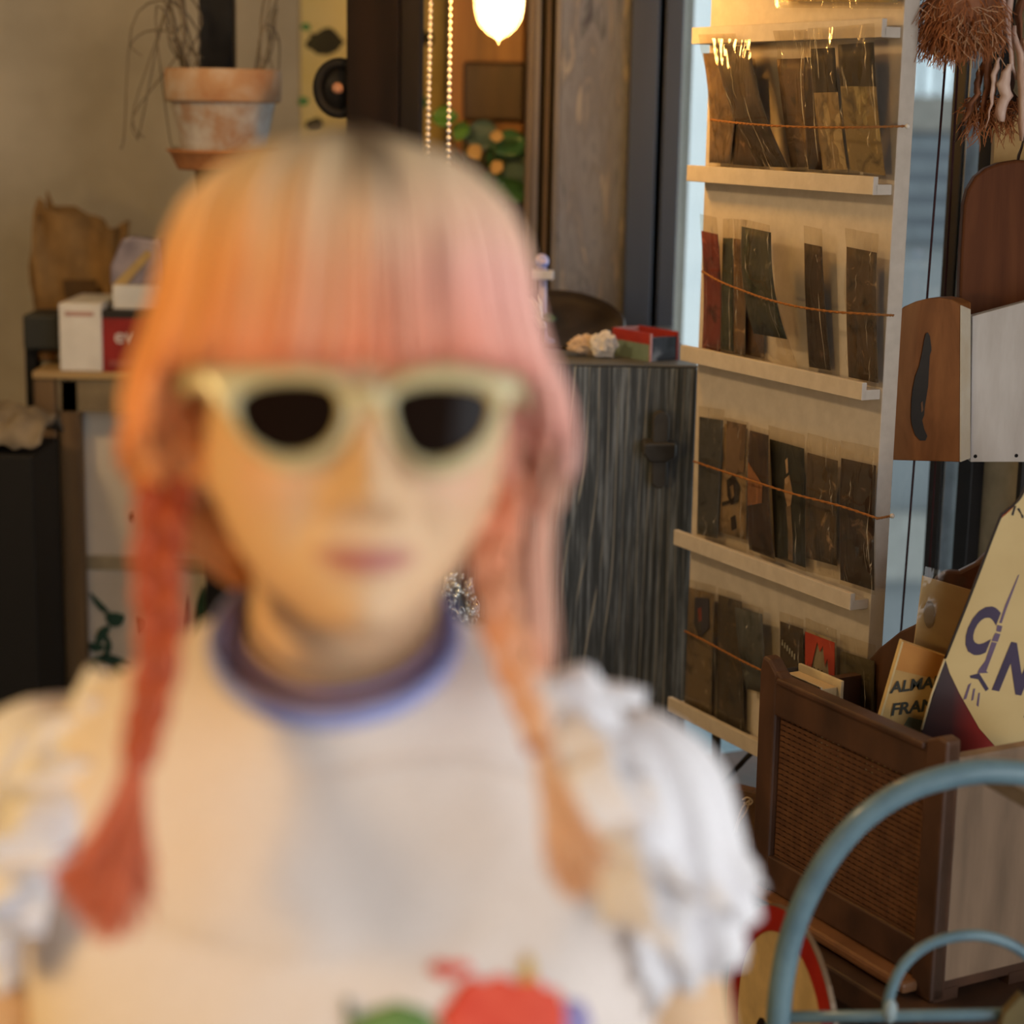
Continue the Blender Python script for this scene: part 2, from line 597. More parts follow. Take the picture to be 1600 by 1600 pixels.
# ================================================================== back left corner
# botanical poster behind the pillar
pst = thing('botanical_poster', P(580, 300, YB), 'pale yellow botanical poster on the wall behind the dark pillar', 'poster')
m_pst = M_stops('yellow poster print', [(0.3, (176, 152, 88)), (0.5, (206, 186, 116)), (0.7, (214, 198, 140))], scale=4, rough=.8)
c0, c1 = P(470, -60, YB - .01), P(694, 330, YB - .01)
MB().box((c0.x, c1.x), (YB - .012, YB - .006), (c1.z, c0.z)).build('sheet', m_pst, pst, smooth=False)
m_leaf_d = M('dark olive print', (62, 58, 32), (44, 40, 24), rough=.8)
m_leaf_g = M('green print', (84, 140, 84), (60, 110, 64), rough=.8)


def blot(cx, cy, rx, ry, Y, seed, n=18):
    r = random.Random(seed)
    return [P(cx + rx * math.cos(2 * PI * i / n) * r.uniform(.7, 1.1), cy + ry * math.sin(2 * PI * i / n) * r.uniform(.7, 1.1), Y) for i in range(n)]


for i, (x, y, rx, ry, mt) in enumerate([(508, 66, 30, 22, m_leaf_d), (478, 42, 9, 7, m_leaf_g), (474, 158, 9, 8, m_leaf_g), (492, 196, 16, 12, m_leaf_d),
                                        (662, 160, 6, 10, m_leaf_g), (668, 60, 10, 14, m_leaf_d)]):
    MB().prism(blot(x, y, rx, ry, YB - .012, i), V((0, -.001, 0))).build('printed_leaf', mt, pst, smooth=False)

# brown wooden wardrobe behind the bulb
wd = thing('wardrobe', V((xat(765, 3.35), 3.4, 0)), 'dark amber brown wooden wardrobe in the corner behind the glowing bulb', 'wardrobe')
m_amber = M_stops('amber stained wood', [(0.3, (110, 66, 26)), (0.5, (158, 100, 40)), (0.7, (180, 116, 48))], rough=.35, scale=5, stretch=(4, 4, .5), b=.1)
m_dbrown = M('dark brown wood panel', (84, 56, 34), (58, 38, 24), rough=.4, scale=6, stretch=(4, 4, .6))
wx0, wx1 = xat(700, 3.35), xat(824, YP) - .006
MB().box((wx0, wx1), (3.35, 3.58), (0.0, P(760, -90, 3.35).z)).build('body', m_amber, wd, smooth=False, bevel=.004)
for (a, b, t, bt) in [(722, 818, 96, 190), (722, 818, 205, 420)]:
    MB().box((xat(a, 3.34), xat(b, 3.34)), (3.335, 3.352), (P(760, bt, 3.34).z, P(760, t, 3.34).z)).build('panel', m_dbrown, wd, smooth=False, bevel=.006)
MB().lathe(V((xat(712, 3.34), 3.35, P(760, 250, 3.34).z)), [(.006, 0), (.006, .01), (.011, .016), (.009, .026), (.002, .028)], 14, axis=V((0, -1, 0))).build('knob', m_dbrown, wd)

# leafy plant in front of it: round leaves on stems, in a pot on the cabinet side (hidden by the woman's head)
plant = thing('leafy_plant', P(770, 420, 3.18), 'green plant with rounded leaves below the glowing bulb', 'plant')
m_leaf = M('green leaf', (70, 118, 74), (44, 84, 56), rough=.4, scale=30)
m_leaf2 = M('bright green leaf', (92, 138, 44), (70, 112, 36), rough=.4, scale=30)
m_leaf3 = M('grey green leaf', (86, 108, 96), (64, 86, 78), rough=.45, scale=30)
m_leafy = M('yellowing leaf', (196, 160, 96), (170, 130, 70), rough=.5)
m_stem = M('plant stem', (80, 86, 44), rough=.6)
pz = P(752, 430, 3.18)
m_clay_d = M('dark clay', (110, 70, 46), rough=.8)
MB().lathe(V((pz.x, pz.y, pz.z - .16)), [(.04, 0), (.055, .13), (.062, .135), (.062, .16), (.05, .16), (.046, .14)], 24).build('pot', m_clay_d, plant)


def leaf(c, r, nrm, tip, mt, name='leaf', par=None, asp=.8, fold=.15):
    nrm = V(nrm).normalized(); tip = (V(tip) - nrm * V(tip).dot(nrm)).normalized(); sd = nrm.cross(tip)
    mb = MB()
    pr = [0.0, .62, .95, 1.0, .86, .55, 0.02]
    mb.grid(lambda i, j: V(c) + tip * (r * (j / 6 * 2 - 1)) + sd * ((i / 2 - 1) * pr[j] * r * asp * 1) + nrm * (abs(i / 2 - 1) * fold * r - ((j / 6) - .4) ** 2 * r * .5), 5, 7)
    return mb.build(name, mt, par, solid=.0008)


for (x, y, r, mt, dy) in [(695, 183, .022, m_leaf2, 0), (752, 212, .032, m_leaf3, .02), (795, 226, .030, m_leaf, -.02), (742, 238, .016, m_leafy, -.03), (780, 250, .028, m_leaf, .02),
                          (808, 268, .03, m_leaf3, .0), (776, 213, .012, m_leafy, -.04), (768, 290, .03, m_leaf, 0), (720, 205, .018, m_leaf2, .01), (800, 300, .03, m_leaf, -.02), (776, 262, .013, m_leafy, -.05),
                          (735, 300, .03, m_leaf, .03), (815, 240, .024, m_leaf, .03), (760, 330, .035, m_leaf3, .0)]:
    c = P(x, y, 3.15 + dy)
    leaf(c, r, V((random.uniform(-.5, .4), -1, random.uniform(-.1, .7))), V((random.uniform(-1, 1), 0, random.uniform(-.6, .8))), mt, par=plant)
    MB().tube(spline([V((pz.x, pz.y, pz.z - .02)), (V((pz.x, pz.y, pz.z)) + c) / 2 + V((0, .01, .02)), c + V((0, .003, 0))], 8), .0018, 6).build('stem', m_stem, plant)
st = thing('plant_stand', V((pz.x, pz.y, 0)), 'dark wooden plant stand hidden behind the woman and the cabinet', 'stand')
MB().lathe(V((pz.x, pz.y, pz.z - .18)), [(.055, 0), (.055, .02)], 24).build('top', m_dbrown, st, smooth=False)
for q in range(3):
    a = q * 2 * PI / 3
    MB().tube([V((pz.x + .05 * math.cos(a), pz.y + .05 * math.sin(a), pz.z - .18)), V((pz.x + .055 * math.cos(a), pz.y + .055 * math.sin(a), 0))], .01, 8).build('leg', m_dbrown, st)

# black bracket post with terracotta pot
YPOT = 2.9
brk = thing('plant_bracket', V((xat(338, YPOT + .1), YPOT + .12, 0)), 'black upright post with a small round shelf holding the terracotta pot', 'bracket')
MB().box((xat(313, YPOT + .1), xat(365, YPOT + .1)), (YPOT + .1, YPOT + .14), (0, 2.62)).build('post', m_black, brk, smooth=False, bevel=.002)
pc = P(350, 262, YPOT); pc.y = YPOT
m_shelfd = M('dark brown bracket wood', (64, 44, 34), rough=.6)
MB().lathe(V((pc.x - .01, pc.y + .02, pc.z - .10)), [(.022, 0), (.03, .05), (.036, .092), (.036, .097)], 20).build('arm', m_shelfd, brk)
MB().box((pc.x - .04, pc.x + .02), (pc.y, pc.y + .11), (pc.z - .10, pc.z - .08)).build('arm_bar', m_shelfd, brk, smooth=False)

kp = YPOT / F * 1.0
sau = MB()
sau.lathe(V((pc.x, pc.y, pc.z - .003)), [(.066, 0), (.068, .004), (.078, .024), (.084, .027), (.080, .029), (.064, .012), (.01, .011)], 40)
tag(sau.build('pot_saucer', M('terracotta saucer', (166, 112, 68), (140, 92, 56), rough=.8, scale=40)), 'round terracotta saucer under the weathered flower pot', 'saucer')
pot = thing('flower_pot', V((pc.x, pc.y, pc.z + .008)), 'weathered terracotta flower pot with a pale limed side and trailing dry stems', 'flower pot')
mt, nt, bs = new_mat('limed terracotta')
bs.inputs['Roughness'].default_value = .85
vec = coords(nt)
f1 = noise_node(nt, vec, 14, 6, .65)
f2 = noise_node(nt, vec, 60, 4)
col1 = ramp(nt, f1, [(.30, (140, 92, 58)), (.40, (146, 118, 96)), (.50, (158, 150, 142)), (.66, (178, 176, 174))])
nt.links.new(col1, bs.inputs['Base Color']); bump(nt, bs, f2, .2)
m_pot = mt
m_potrim = M_stops('terracotta rim', [(.3, (140, 98, 66)), (.5, (152, 122, 94)), (.7, (162, 148, 134))], scale=18, rough=.85, b=.2)
zr = P(350, 160, YPOT).z - pc.z - .008
zt = P(350, 108, YPOT).z - pc.z - .008
b0 = V((pc.x, pc.y, pc.z + .008))
MB().lathe(b0, [(.056, 0), (.058, .004), (.075, zr), (.078, zr + .004)], 48).build('bowl', m_pot, pot)
MB().lathe(b0, [(.074, zr), (.081, zr), (.083, zr + .004), (.084, zt - .004), (.082, zt), (.074, zt), (.070, zr + .01)], 48).build('rim', m_potrim, pot)
MB().lathe(b0, [(.073, zt - .016), (.03, zt - .012), (.003, zt - .012)], 32).build('soil', M('dry soil', (60, 48, 38), rough=1), pot)
m_twig = M('dry grey brown stem', (104, 94, 78), (80, 72, 60), rough=.9)
tw = MB(); rr = random.Random(5)
top = b0 + V((0, 0, zt - .01))
for k in range(15):
    sgn = -1 if k % 13 < 9 else 1
    pth = [top + V((sgn * rr.uniform(.035, .06), rr.uniform(-.03, .03), 0)), top + V((sgn * rr.uniform(.05, .085), rr.uniform(-.05, .02), rr.uniform(.04, .12)))]
    e = P(rr.uniform(188, 300), rr.uniform(60, 215), YPOT) if sgn < 0 else P(rr.uniform(392, 436), rr.uniform(20, 110), YPOT)
    mid = V(((pth[-1].x + e.x) / 2 + rr.uniform(-.03, .03), YPOT + rr.uniform(-.05, .05), max(e.z, top.z) + rr.uniform(.02, .09)))
    pth += [mid, e, e + V((rr.uniform(-.01, .03), rr.uniform(-.02, .02), -rr.uniform(.0, .05)))]
    tw.tube(spline(pth, 18), [lerp(.0019, .0007, i / 17) for i in range(18)], 5)
tw.build('dry_stems', m_twig, pot)

# ---------------------------------------------------------------- shelf unit on the left with its things
YS = 3.05
m_oak = M('brown oak', (112, 88, 58), (84, 64, 42), rough=.6, scale=7, stretch=(5, 5, .5), b=.15)
m_oakl = M('light oak board', (172, 144, 98), (146, 120, 82), rough=.6, scale=7, stretch=(.6, 5, 5))
sx0, sx1 = xat(58, YS, 800), xat(470, YS, 800)
zsh = P(200, 582, YS).z
su = thing('shelf_unit', V(((sx0 + sx1) / 2, YS + .17, 0)), 'brown oak shelf unit on the left carrying the white carton', 'shelf')
MB().box((sx0, sx1), (YS - .005, YS + .34), (zsh - .012, zsh)).build('top_board', m_oakl, su, smooth=False, bevel=.002)
MB().box((xat(95, YS, 800), sx1), (YS + .0, YS + .02), (P(200, 645, YS).z, zsh - .012)).build('rail', M('taupe rail', (120, 106, 82), rough=.7), su, smooth=False)
for a, b in ((58, 92), (98, 128)):
    MB().box((xat(a, YS, 800), xat(b, YS, 800)), (YS, YS + .03), (0, zsh - .012)).build('upright', m_oak, su, smooth=False, bevel=.003)
MB().box((sx1 - .03, sx1), (YS, YS + .34), (0, zsh - .012)).build('upright', m_oak, su, smooth=False, bevel=.003)
MB().box((sx0, sx0 + .03), (YS + .3, YS + .34), (0, zsh - .012)).build('upright', m_oak, su, smooth=False, bevel=.003)
MB().box((sx0, sx1), (YS, YS + .34), (.08, .11)).build('bottom_board', m_oak, su, smooth=False)

# framed botanical sheet standing in the unit
bp = thing('botanical_print', P(230, 1180, YS + .05), 'grey paper sheet printed with dark green leaves inside the shelf unit', 'print')
q0, q1 = P(127, 640, YS + .05), P(420, 1190, YS + .05)
MB().box((q0.x, q1.x), (YS + .05, YS + .056), (q1.z, q0.z)).build('sheet', M('grey paper', (204, 194, 180), (190, 180, 166), rough=.9, scale=8), bp, smooth=False)
MB().box((q0.x, q1.x), (YS + .046, YS + .05), (P(200, 902, YS).z, P(200, 880, YS).z)).build('printed_band', M('beige band', (162, 148, 120), rough=.9), bp, smooth=False)
m_pg = M('dark green ink', (44, 76, 62), (30, 58, 50), rough=.8)


def ink(pts, Y, w):
    out = []
    n = len(pts)
    c = spline([V((a, b, 0)) for a, b in pts], 12)
    L, R = [], []
    for i, p in enumerate(c):
        t = (c[min(i + 1, 11)] - c[max(i - 1, 0)]).normalized()
        ww = w * math.sin(PI * min(max(i / 11, .04), .96))
        L.append((p.x - t.y * ww, p.y + t.x * ww)); R.append((p.x + t.y * ww, p.y - t.x * ww))
    return [P(a, b, Y) for a, b in L + R[::-1]]


for pts, w in [([(140, 925), (158, 948), (172, 958)], 5), ([(165, 960), (180, 968), (195, 962)], 12), ([(150, 1010), (160, 990), (172, 978)], 8), ([(135, 1005), (150, 1012), (165, 1010)], 7),
               ([(130, 1040), (165, 1030), (205, 1038)], 8), ([(150, 1035), (148, 1065), (146, 1090)], 11), ([(175, 1035), (190, 1055), (212, 1070)], 9), ([(125, 1075), (120, 1060), (130, 1045)], 7),
               ([(318, 915), (312, 960), (306, 1005)], 8), ([(292, 930), (288, 980), (285, 1030)], 5), ([(205, 815), (208, 806), (212, 802)], 5), ([(216, 965), (225, 975), (220, 990)], 8), ([(158, 1035), (170, 1010), (160, 985)], 5)]:
    MB().prism(ink(pts, YS + .046, w), V((0, -.0006, 0))).build('printed_leaf', m_pg, bp, smooth=False)

# carton, books, bag and other things on the unit
m_carton = M('white carton', (206, 204, 200), (196, 194, 190), rough=.7)
cb = thing('white_carton', P(126, 576, YS + .02), 'white carton with a red printed side standing on the shelf unit', 'carton')
z0 = zsh
zt = P(126, 474, YS).z
X0, X1, X2 = xat(92, YS, 520), xat(159, YS, 520), xat(300, YS, 520)
MB().box((X0, X1), (YS + .0, YS + .16), (z0, zt)).build('end_panel', m_carton, cb, smooth=False, bevel=.003)
MB().box((X1, X2), (YS + .004, YS + .16), (z0, P(200, 498, YS).z)).build('red_panel', M('red print', (138, 24, 22), (120, 18, 18), rough=.6), cb, smooth=False)
MB().box((X1, X2), (YS + .003, YS + .16), (P(200, 498, YS).z, P(200, 486, YS).z)).build('black_band', M('black print', (28, 24, 24), rough=.6), cb, smooth=False)
MB().box((X0 + .01, X1 - .012), (YS - .0008, YS), (P(126, 494, YS).z, P(126, 487, YS).z)).build('printed_line', M('faint red print', (176, 140, 130), rough=.7), cb, smooth=False)
text_mb('ev', .034, P(194, 526, YS + .002) + V((0, -.0, 0)), EX, EZ).build('lettering', M('white print', (200, 188, 188), rough=.7), cb, smooth=False)
MB().box((X1 + .01, X2), (YS + .0, YS + .0035), (P(190, 573, YS).z, P(190, 563, YS).z)).build('printed_line', M('dull red print', (150, 70, 66), rough=.7), cb, smooth=False)

wb = MB().box((xat(175, YS + .03, 450), xat(290, YS + .03, 450)), (YS + .03, YS + .15), (P(200, 486, YS + .02).z + .001, P(200, 446, YS + .03).z))
tag(wb.build('white_box', m_carton, smooth=False, bevel=.003), 'small white box lying on top of the red printed carton', 'box')
pkz = P(200, 446, YS + .03).z
pk = thing('silver_packet', V((xat(220, YS + .05, 440), YS + .08, pkz)), 'silver violet packet with a tan stripe on the small white box', 'packet')
mbp = MB().prism([P(a, b, YS + .05) for a, b in [(172, 447), (172, 416), (190, 374), (205, 370), (242, 376), (252, 372), (262, 447)]], V((0, .05, 0)))
mbp.build('body', M('silver violet foil', (140, 132, 146), (104, 98, 116), rough=.35, metal=.3, scale=30), pk, smooth=False, bevel=.004)
MB().prism([P(a, b, YS + .048) for a, b in [(174, 447), (196, 447), (238, 398), (230, 390)]], V((0, -.002, 0))).build('stripe', M('tan tape', (176, 146, 90), rough=.6), pk, smooth=False)

# kraft paper bag, jagged open top
bag = thing('paper_bag', P(110, 520, YS + .22), 'crumpled brown kraft paper bag with a jagged top behind the white carton', 'bag')
m_kraft = M('brown kraft paper', (146, 112, 66), (112, 84, 48), rough=.85, scale=14, b=.5, bd=.01)
edge = [(52, 330), (56, 308), (68, 316), (72, 326), (98, 334), (122, 330), (138, 342), (146, 356), (160, 366), (172, 356), (188, 356), (182, 376), (170, 396)]
yb0 = YS + .19
mbb = MB()
fr = [P(a, b, yb0) for a, b in edge]
zb = zsh
n = len(fr)
NB = 9
mbb.grid(lambda i, j: V((lerp(lerp(xat(52, yb0, 500), xat(175, yb0, 500), i / (n - 1)), fr[i].x, j / (NB - 1)),
                         yb0 + .012 * math.sin(i * 1.3 + j * .8) * (.4 + j / NB), lerp(zb, fr[i].z, j / (NB - 1)))), n, NB)
bk = [p + V((0, .08, .01 * math.sin(i * 2.1))) for i, p in enumerate(fr)]
mbb.grid(lambda i, j: V((lerp(lerp(xat(52, yb0, 500), xat(175, yb0, 500), i / (n - 1)), bk[i].x, j / (NB - 1)),
                         yb0 + .08 + .01 * math.sin(i * 1.7 + j), lerp(zb, bk[i].z, j / (NB - 1)))), n, NB)
for i in (0, n - 1):
    mbb.grid(lambda u, j: lerp(V((xat(52 if i == 0 else 175, yb0, 500), yb0, zb)), fr[i], j / (NB - 1)) + V((.008 * math.sin(u * 1.5 + j), .08 * u / 3, 0)), 4, NB)
mbb.build('bag_body', m_kraft, bag, solid=.0012)
MB().prism([P(a, b, yb0 - .014) for a, b in [(98, 437), (150, 437), (154, 466), (102, 466)]], V((0, -.001, 0))).build('dark_print', M('dark kraft print', (84, 60, 30), rough=.9), bag, smooth=False)

# dark small case and little things left of the carton
tag(MB().box((xat(36, YS + .06, 540), xat(92, YS + .06, 540)), (YS + .06, YS + .16), (P(60, 548, YS + .06).z, P(60, 492, YS + .06).z)).build('dark_case', M('dark grey case', (38, 40, 38), rough=.6), smooth=False, bevel=.005),
    'small dark grey case left of the white carton', 'case')
stn = thing('case_stand', V((xat(62, YS + .08, 580), YS + .1, 0)), 'thin black post under the small dark case', 'stand')
MB().box((xat(40, YS + .08, 580), xat(56, YS + .08, 580)), (YS + .08, YS + .12), (0, P(60, 548, YS + .06).z)).build('post', m_black, stn, smooth=False)
jar = thing('small_jar', V((xat(74, YS + .1, 590), YS + .1, zsh)), 'small grey glass jar with a tan lid left of the white carton', 'jar')
MB().lathe(V((xat(75, YS + .1, 590), YS + .1, zsh)), [(.012, 0), (.012, P(70, 567, YS + .06).z - zsh)], 16).build('glass', M('grey glass tube', (120, 116, 100), rough=.3), jar)
MB().lathe(V((xat(75, YS + .1, 590), YS + .1, P(70, 566, YS + .06).z)), [(.014, 0), (.015, .002), (.015, .010), (.012, .013)], 16).build('lid', M('tan cap', (150, 108, 62), rough=.6), jar)

# black speaker-like cabinet at the frame's left edge with a draped cloth
yk = 2.85
tag(MB().box((xat(-130, yk, 900), xat(57, yk, 900)), (yk, yk + .17), (0, P(30, 712, yk).z)).build('black_chest', M('matt black paint', (14, 13, 13), rough=.8), smooth=False, bevel=.004),
    'tall matt black chest at the left edge in front of the shelf unit', 'chest')
cl = MB()
ztop = P(30, 712, yk).z


def cloth(i, j):
    x = lerp(xat(-120, yk, 650), xat(60, yk, 650), i / 24)
    y = yk + .01 + .15 * j / 16
    h = .05 * (1 - ((i - 14) / 16) ** 2) * math.sin(PI * j / 16) ** .6
    return V((x, y, ztop + .004 + max(0, h) + .012 * (noise.noise(V((i * .35, j * .4, 2))) + .6)))


cl.grid(cloth, 25, 17)
tag(cl.build('folded_cloth', M('grey beige cloth', (128, 116, 98), (96, 86, 72), rough=.95, scale=20, b=.3), solid=.003), 'crumpled grey beige cloth lying on the black chest', 'cloth')

# ================================================================== bulb and blind chains
YL = 2.42
bt = P(779, 70, YL)
lamp = thing('pendant_bulb', V((bt.x, bt.y, bt.z)), 'glowing pear-shaped filament bulb hanging beside the mouldings', 'light bulb')
R_ = .0315
prof = [(.0012, 0), (.0022, .002), (.002, .004), (.0055, .0065), (.014, .0105), (.023, .019), (.0285, .029), (.0312, .041), (.0318, .052), (.031, .064), (.0285, .080),
        (.0245, .096), (.020, .110), (.0165, .120), (.0145, .128), (.0135, .134)]
m_bulb = M_film('warm bulb glass', tint=(255, 226, 170), gloss=.02, rough=.05, b=0, haze=.12)
MB().lathe(bt, prof, 36).build('bulb_glass', m_bulb, lamp)
m_core = M_emit('glowing filament cage', (1.0, 0.64, 0.26), 130.0)
MB().lathe(bt + V((0, 0, .0125)), [(.002, 0), (.014, .004), (.022, .014), (.0265, .030), (.026, .046), (.0235, .066), (.018, .088), (.012, .105)], 24).build('filament_glow', m_core, lamp)
m_sock = M('black socket', (26, 24, 22), rough=.5)
MB().lathe(bt + V((0, 0, .130)), [(.0155, 0), (.019, .004), (.019, .05), (.014, .058), (.006, .064)], 24).build('socket', m_sock, lamp)
MB().tube([bt + V((0, 0, .19)), V((bt.x, bt.y, 2.62))], .003, 8).build('cord', m_sock, lamp)
m_bead = M('white bead', (206, 204, 204), rough=.35)
for (xa_, xb_, dep, lab) in [(676, 667, 2.60, 'left of the two white beaded blind chains beside the bulb'), (706, 700, 2.52, 'right of the two white beaded blind chains, nearest the bulb')]:
    mb = MB()
    a = P(xa_, -150, dep); b = P(xb_ - 1, 330, dep)
    L = (b - a).length; nb_ = int(L / .0082)
    for i in range(nb_):
        mb.sphere(lerp(a, b, i / nb_), .0031, 8, 6)
    mb.tube([V((a.x, a.y, 2.6)), a, b], .0009, 5)
    tag(mb.build('blind_chain', m_bead), lab, 'chain', 'blind chains beside the bulb')

# ================================================================== black cabinet
YC = 2.5
mt, nt, bs = new_mat('black brushed wood')
bs.inputs['Roughness'].default_value = .45
bs.inputs['Specular IOR Level'].default_value = .45
vec = coords(nt, (1, 1, .16))
nz = nt.nodes.new('ShaderNodeTexNoise'); nz.inputs['Scale'].default_value = 4.2; nz.inputs['Detail'].default_value = 2.0
nt.links.new(vec, nz.inputs['Vector'])
vm = nt.nodes.new('ShaderNodeMixRGB'); vm.blend_type = 'ADD'; vm.inputs[0].default_value = .20
nt.links.new(vec, vm.inputs[1]); nt.links.new(nz.outputs['Color'], vm.inputs[2])
wv = nt.nodes.new('ShaderNodeTexWave'); wv.wave_type = 'BANDS'; wv.bands_direction = 'X'
wv.inputs['Scale'].default_value = 24; wv.inputs['Distortion'].default_value = 2.2; wv.inputs['Detail'].default_value = 2; wv.inputs['Detail Scale'].default_value = .8
nt.links.new(vm.outputs[0], wv.inputs['Vector'])
fine = noise_node(nt, coords(nt, (1, 1, .03)), 190, 4, .7)
brk_ = noise_node(nt, coords(nt, (1, 1, .05)), 90, 3, .6)
base = ramp(nt, fine, [(.32, (34, 39, 44)), (.5, (60, 67, 74)), (.68, (134, 144, 154))])
rl = nt.nodes.new('ShaderNodeValToRGB')
rl.color_ramp.elements[0].position = .955; rl.color_ramp.elements[0].color = (0, 0, 0, 1)
rl.color_ramp.elements[1].position = .995; rl.color_ramp.elements[1].color = (1, 1, 1, 1)
nt.links.new(wv.outputs['Fac'], rl.inputs['Fac'])
rb = nt.nodes.new('ShaderNodeMapRange'); rb.inputs[1].default_value = .38; rb.inputs[2].default_value = .55
nt.links.new(brk_, rb.inputs[0])
mu = nt.nodes.new('ShaderNodeMath'); mu.operation = 'MULTIPLY'
nt.links.new(rl.outputs[0], mu.inputs[0]); nt.links.new(rb.outputs[0], mu.inputs[1])
mx = nt.nodes.new('ShaderNodeMixRGB')
nt.links.new(mu.outputs[0], mx.inputs[0]); nt.links.new(base, mx.inputs[1]); mx.inputs[2].default_value = lin((150, 148, 140))
nt.links.new(mx.outputs[0], bs.inputs['Base Color'])
bump(nt, bs, mu.outputs[0], -.4, .001)
m_cab = mt
m_cabtop = M('black cabinet edge', (92, 94, 96), (70, 72, 74), rough=.5, scale=30, stretch=(.3, 3, 3))
zc = P(980, 569, YC).z
xc0, xc1 = xat(560, YC, 600), P(1091, 569, YC).x
cab = thing('cabinet', V(((xc0 + xc1) / 2, YC + .22, 0)), 'black wooden cabinet with brushed white grain and a peg latch', 'cabinet')
MB().box((xc0, xc1), (YC + .02, YC + .44), (0.04, zc - .02)).build('body', m_cab, cab, smooth=False, bevel=.002)
MB().box((xc0, xc1), (YC + .0, YC + .45), (zc - .004, zc)).build('top', m_cabtop, cab, smooth=False, bevel=.0015)
xs = xat(1030, YC, 700)
door = MB().box((xc0, xc1), (YC, YC + .02), (0.06, zc - .004)).build('door', m_cab, cab, smooth=False, bevel=.002)
for fx in (xc0 + .03, xc1 - .03):
    for fy in (YC + .05, YC + .40):
        MB().box((fx - .02, fx + .02), (fy - .02, fy + .02), (0, .04)).build('foot', m_black, cab, smooth=False)
lat = MB()
pg = P(1030, 665, YC); w = .0105
o = [(w * math.cos(a), w * math.sin(a)) for a in [PI * i / 10 for i in range(11)]]
ptop = pg.z
prof2 = [V((pg.x + a, YC - .030, ptop + .012 + b)) for a, b in o] + [V((pg.x - w * .9, YC - .030, ptop - .07)), V((pg.x - w * .4, YC - .030, ptop - .077)), V((pg.x + w * .4, YC - .030, ptop - .077)), V((pg.x + w * .9, YC - .030, ptop - .07))]
m_latch = M('worn black iron wood', (62, 60, 58), (48, 46, 45), rough=.5, scale=40)
pgl = MB().prism(prof2, V((0, .016, 0))).build('latch_peg', m_latch, door, smooth=False, bevel=.002)
yb_ = P(1034, 690, YC).z
MB().prism([V((pg.x - .022, YC - .040, yb_ + .004)), V((pg.x + .020, YC - .040, yb_ + .004)), V((pg.x + .020, YC - .036, yb_ - .014)), V((pg.x + .008, YC - .034, yb_ - .022)), V((pg.x - .014, YC - .036, yb_ - .022)), V((pg.x - .022, YC - .038, yb_ - .010))],
           V((0, .040, 0))).build('latch_bracket', m_latch, door, smooth=False, bevel=.003)

# things on the cabinet
ybw = YC + .17
bw = P(905, 568, YC); bwz = zc
m_bowl = M('dark brown lacquer', (52, 44, 38), (38, 32, 28), rough=.3)
bc = V((xat(868, ybw, 540), ybw, bwz))
MB_b = MB().lathe(bc, [(.03, 0), (.035, .004), (.06, .022), (.078, .045), (.0825, .056), (.0805, .0565), (.075, .045), (.056, .022), (.03, .008), (.004, .008)], 48)
# seen from in front, the bowl stands on its edge as a shallow dish
dish = MB()
dc = P(868, 590, YC + .2)
dn = V((.15, -.93, .30)).normalized()
dn = V((.06, -math.sin(.36), math.cos(.36))).normalized()
RD = .088
dish.lathe(V((xat(876, YC + .22, 545), YC + .22, zc + RD * math.sin(.36) - .008)), [(.004, -.012), (.05, -.010), (.080, .0), (RD, .012), (RD - .002, .014), (.078, .004), (.05, -.005), (.004, -.007)], 48, axis=dn)
tag(dish.build('serving_dish', m_bowl), 'dark brown round dish behind the crumpled paper on the cabinet', 'dish')
rk = random.Random(3)


def crumple(name, c, r, mat, seed, scl=(1, 1, .7), n=16, label=None, cat=None):
    mb = MB(); c = V(c)

    def fn(i, j):
        th = PI * (j + .05) / (n - .9); ph = 2 * PI * i / (n * 2)
        d = V((math.sin(th) * math.cos(ph), math.sin(th) * math.sin(ph), math.cos(th)))
        k = 1 + .38 * noise.noise(d * 2.2 + V((seed, 0, 0))) + .22 * abs(noise.noise(d * 5 + V((0, seed, 0))))
        return c + V((d.x * scl[0], d.y * scl[1], d.z * scl[2])) * r * k
    mb.grid(fn, n * 2, n, closed=True, caps=True)
    zmin = min(p.z for p in mb.v)
    for p in mb.v:
        p.z += c.z - r * scl[2] - zmin
    o = mb.build(name, mat, smooth=False)
    return tag(o, label, cat) if label else o


m_tis = M('white crumpled paper', (216, 214, 214), (196, 190, 186), rough=.9, scale=40)
m_tis2 = M('beige crumpled paper', (206, 186, 166), (180, 156, 132), rough=.9, scale=40)
crumple('crumpled_paper', P(943, 553, YC + .06) * 1 + V((0, 0, 0)), .0165, m_tis, 1.2, (1, .8, .95), label='white crumpled paper ball on the cabinet beside the red box', cat='paper')
crumple('crumpled_paper', P(915, 556, YC + .08), .0165, m_tis2, 4.4, (1.25, .8, .75), label='beige crumpled paper ball on the cabinet before the dark dish', cat='paper')
for nm in ('crumpled_paper', 'crumpled_paper.001'):
    o_ = bpy.data.objects[nm]; o_.location.z = zc

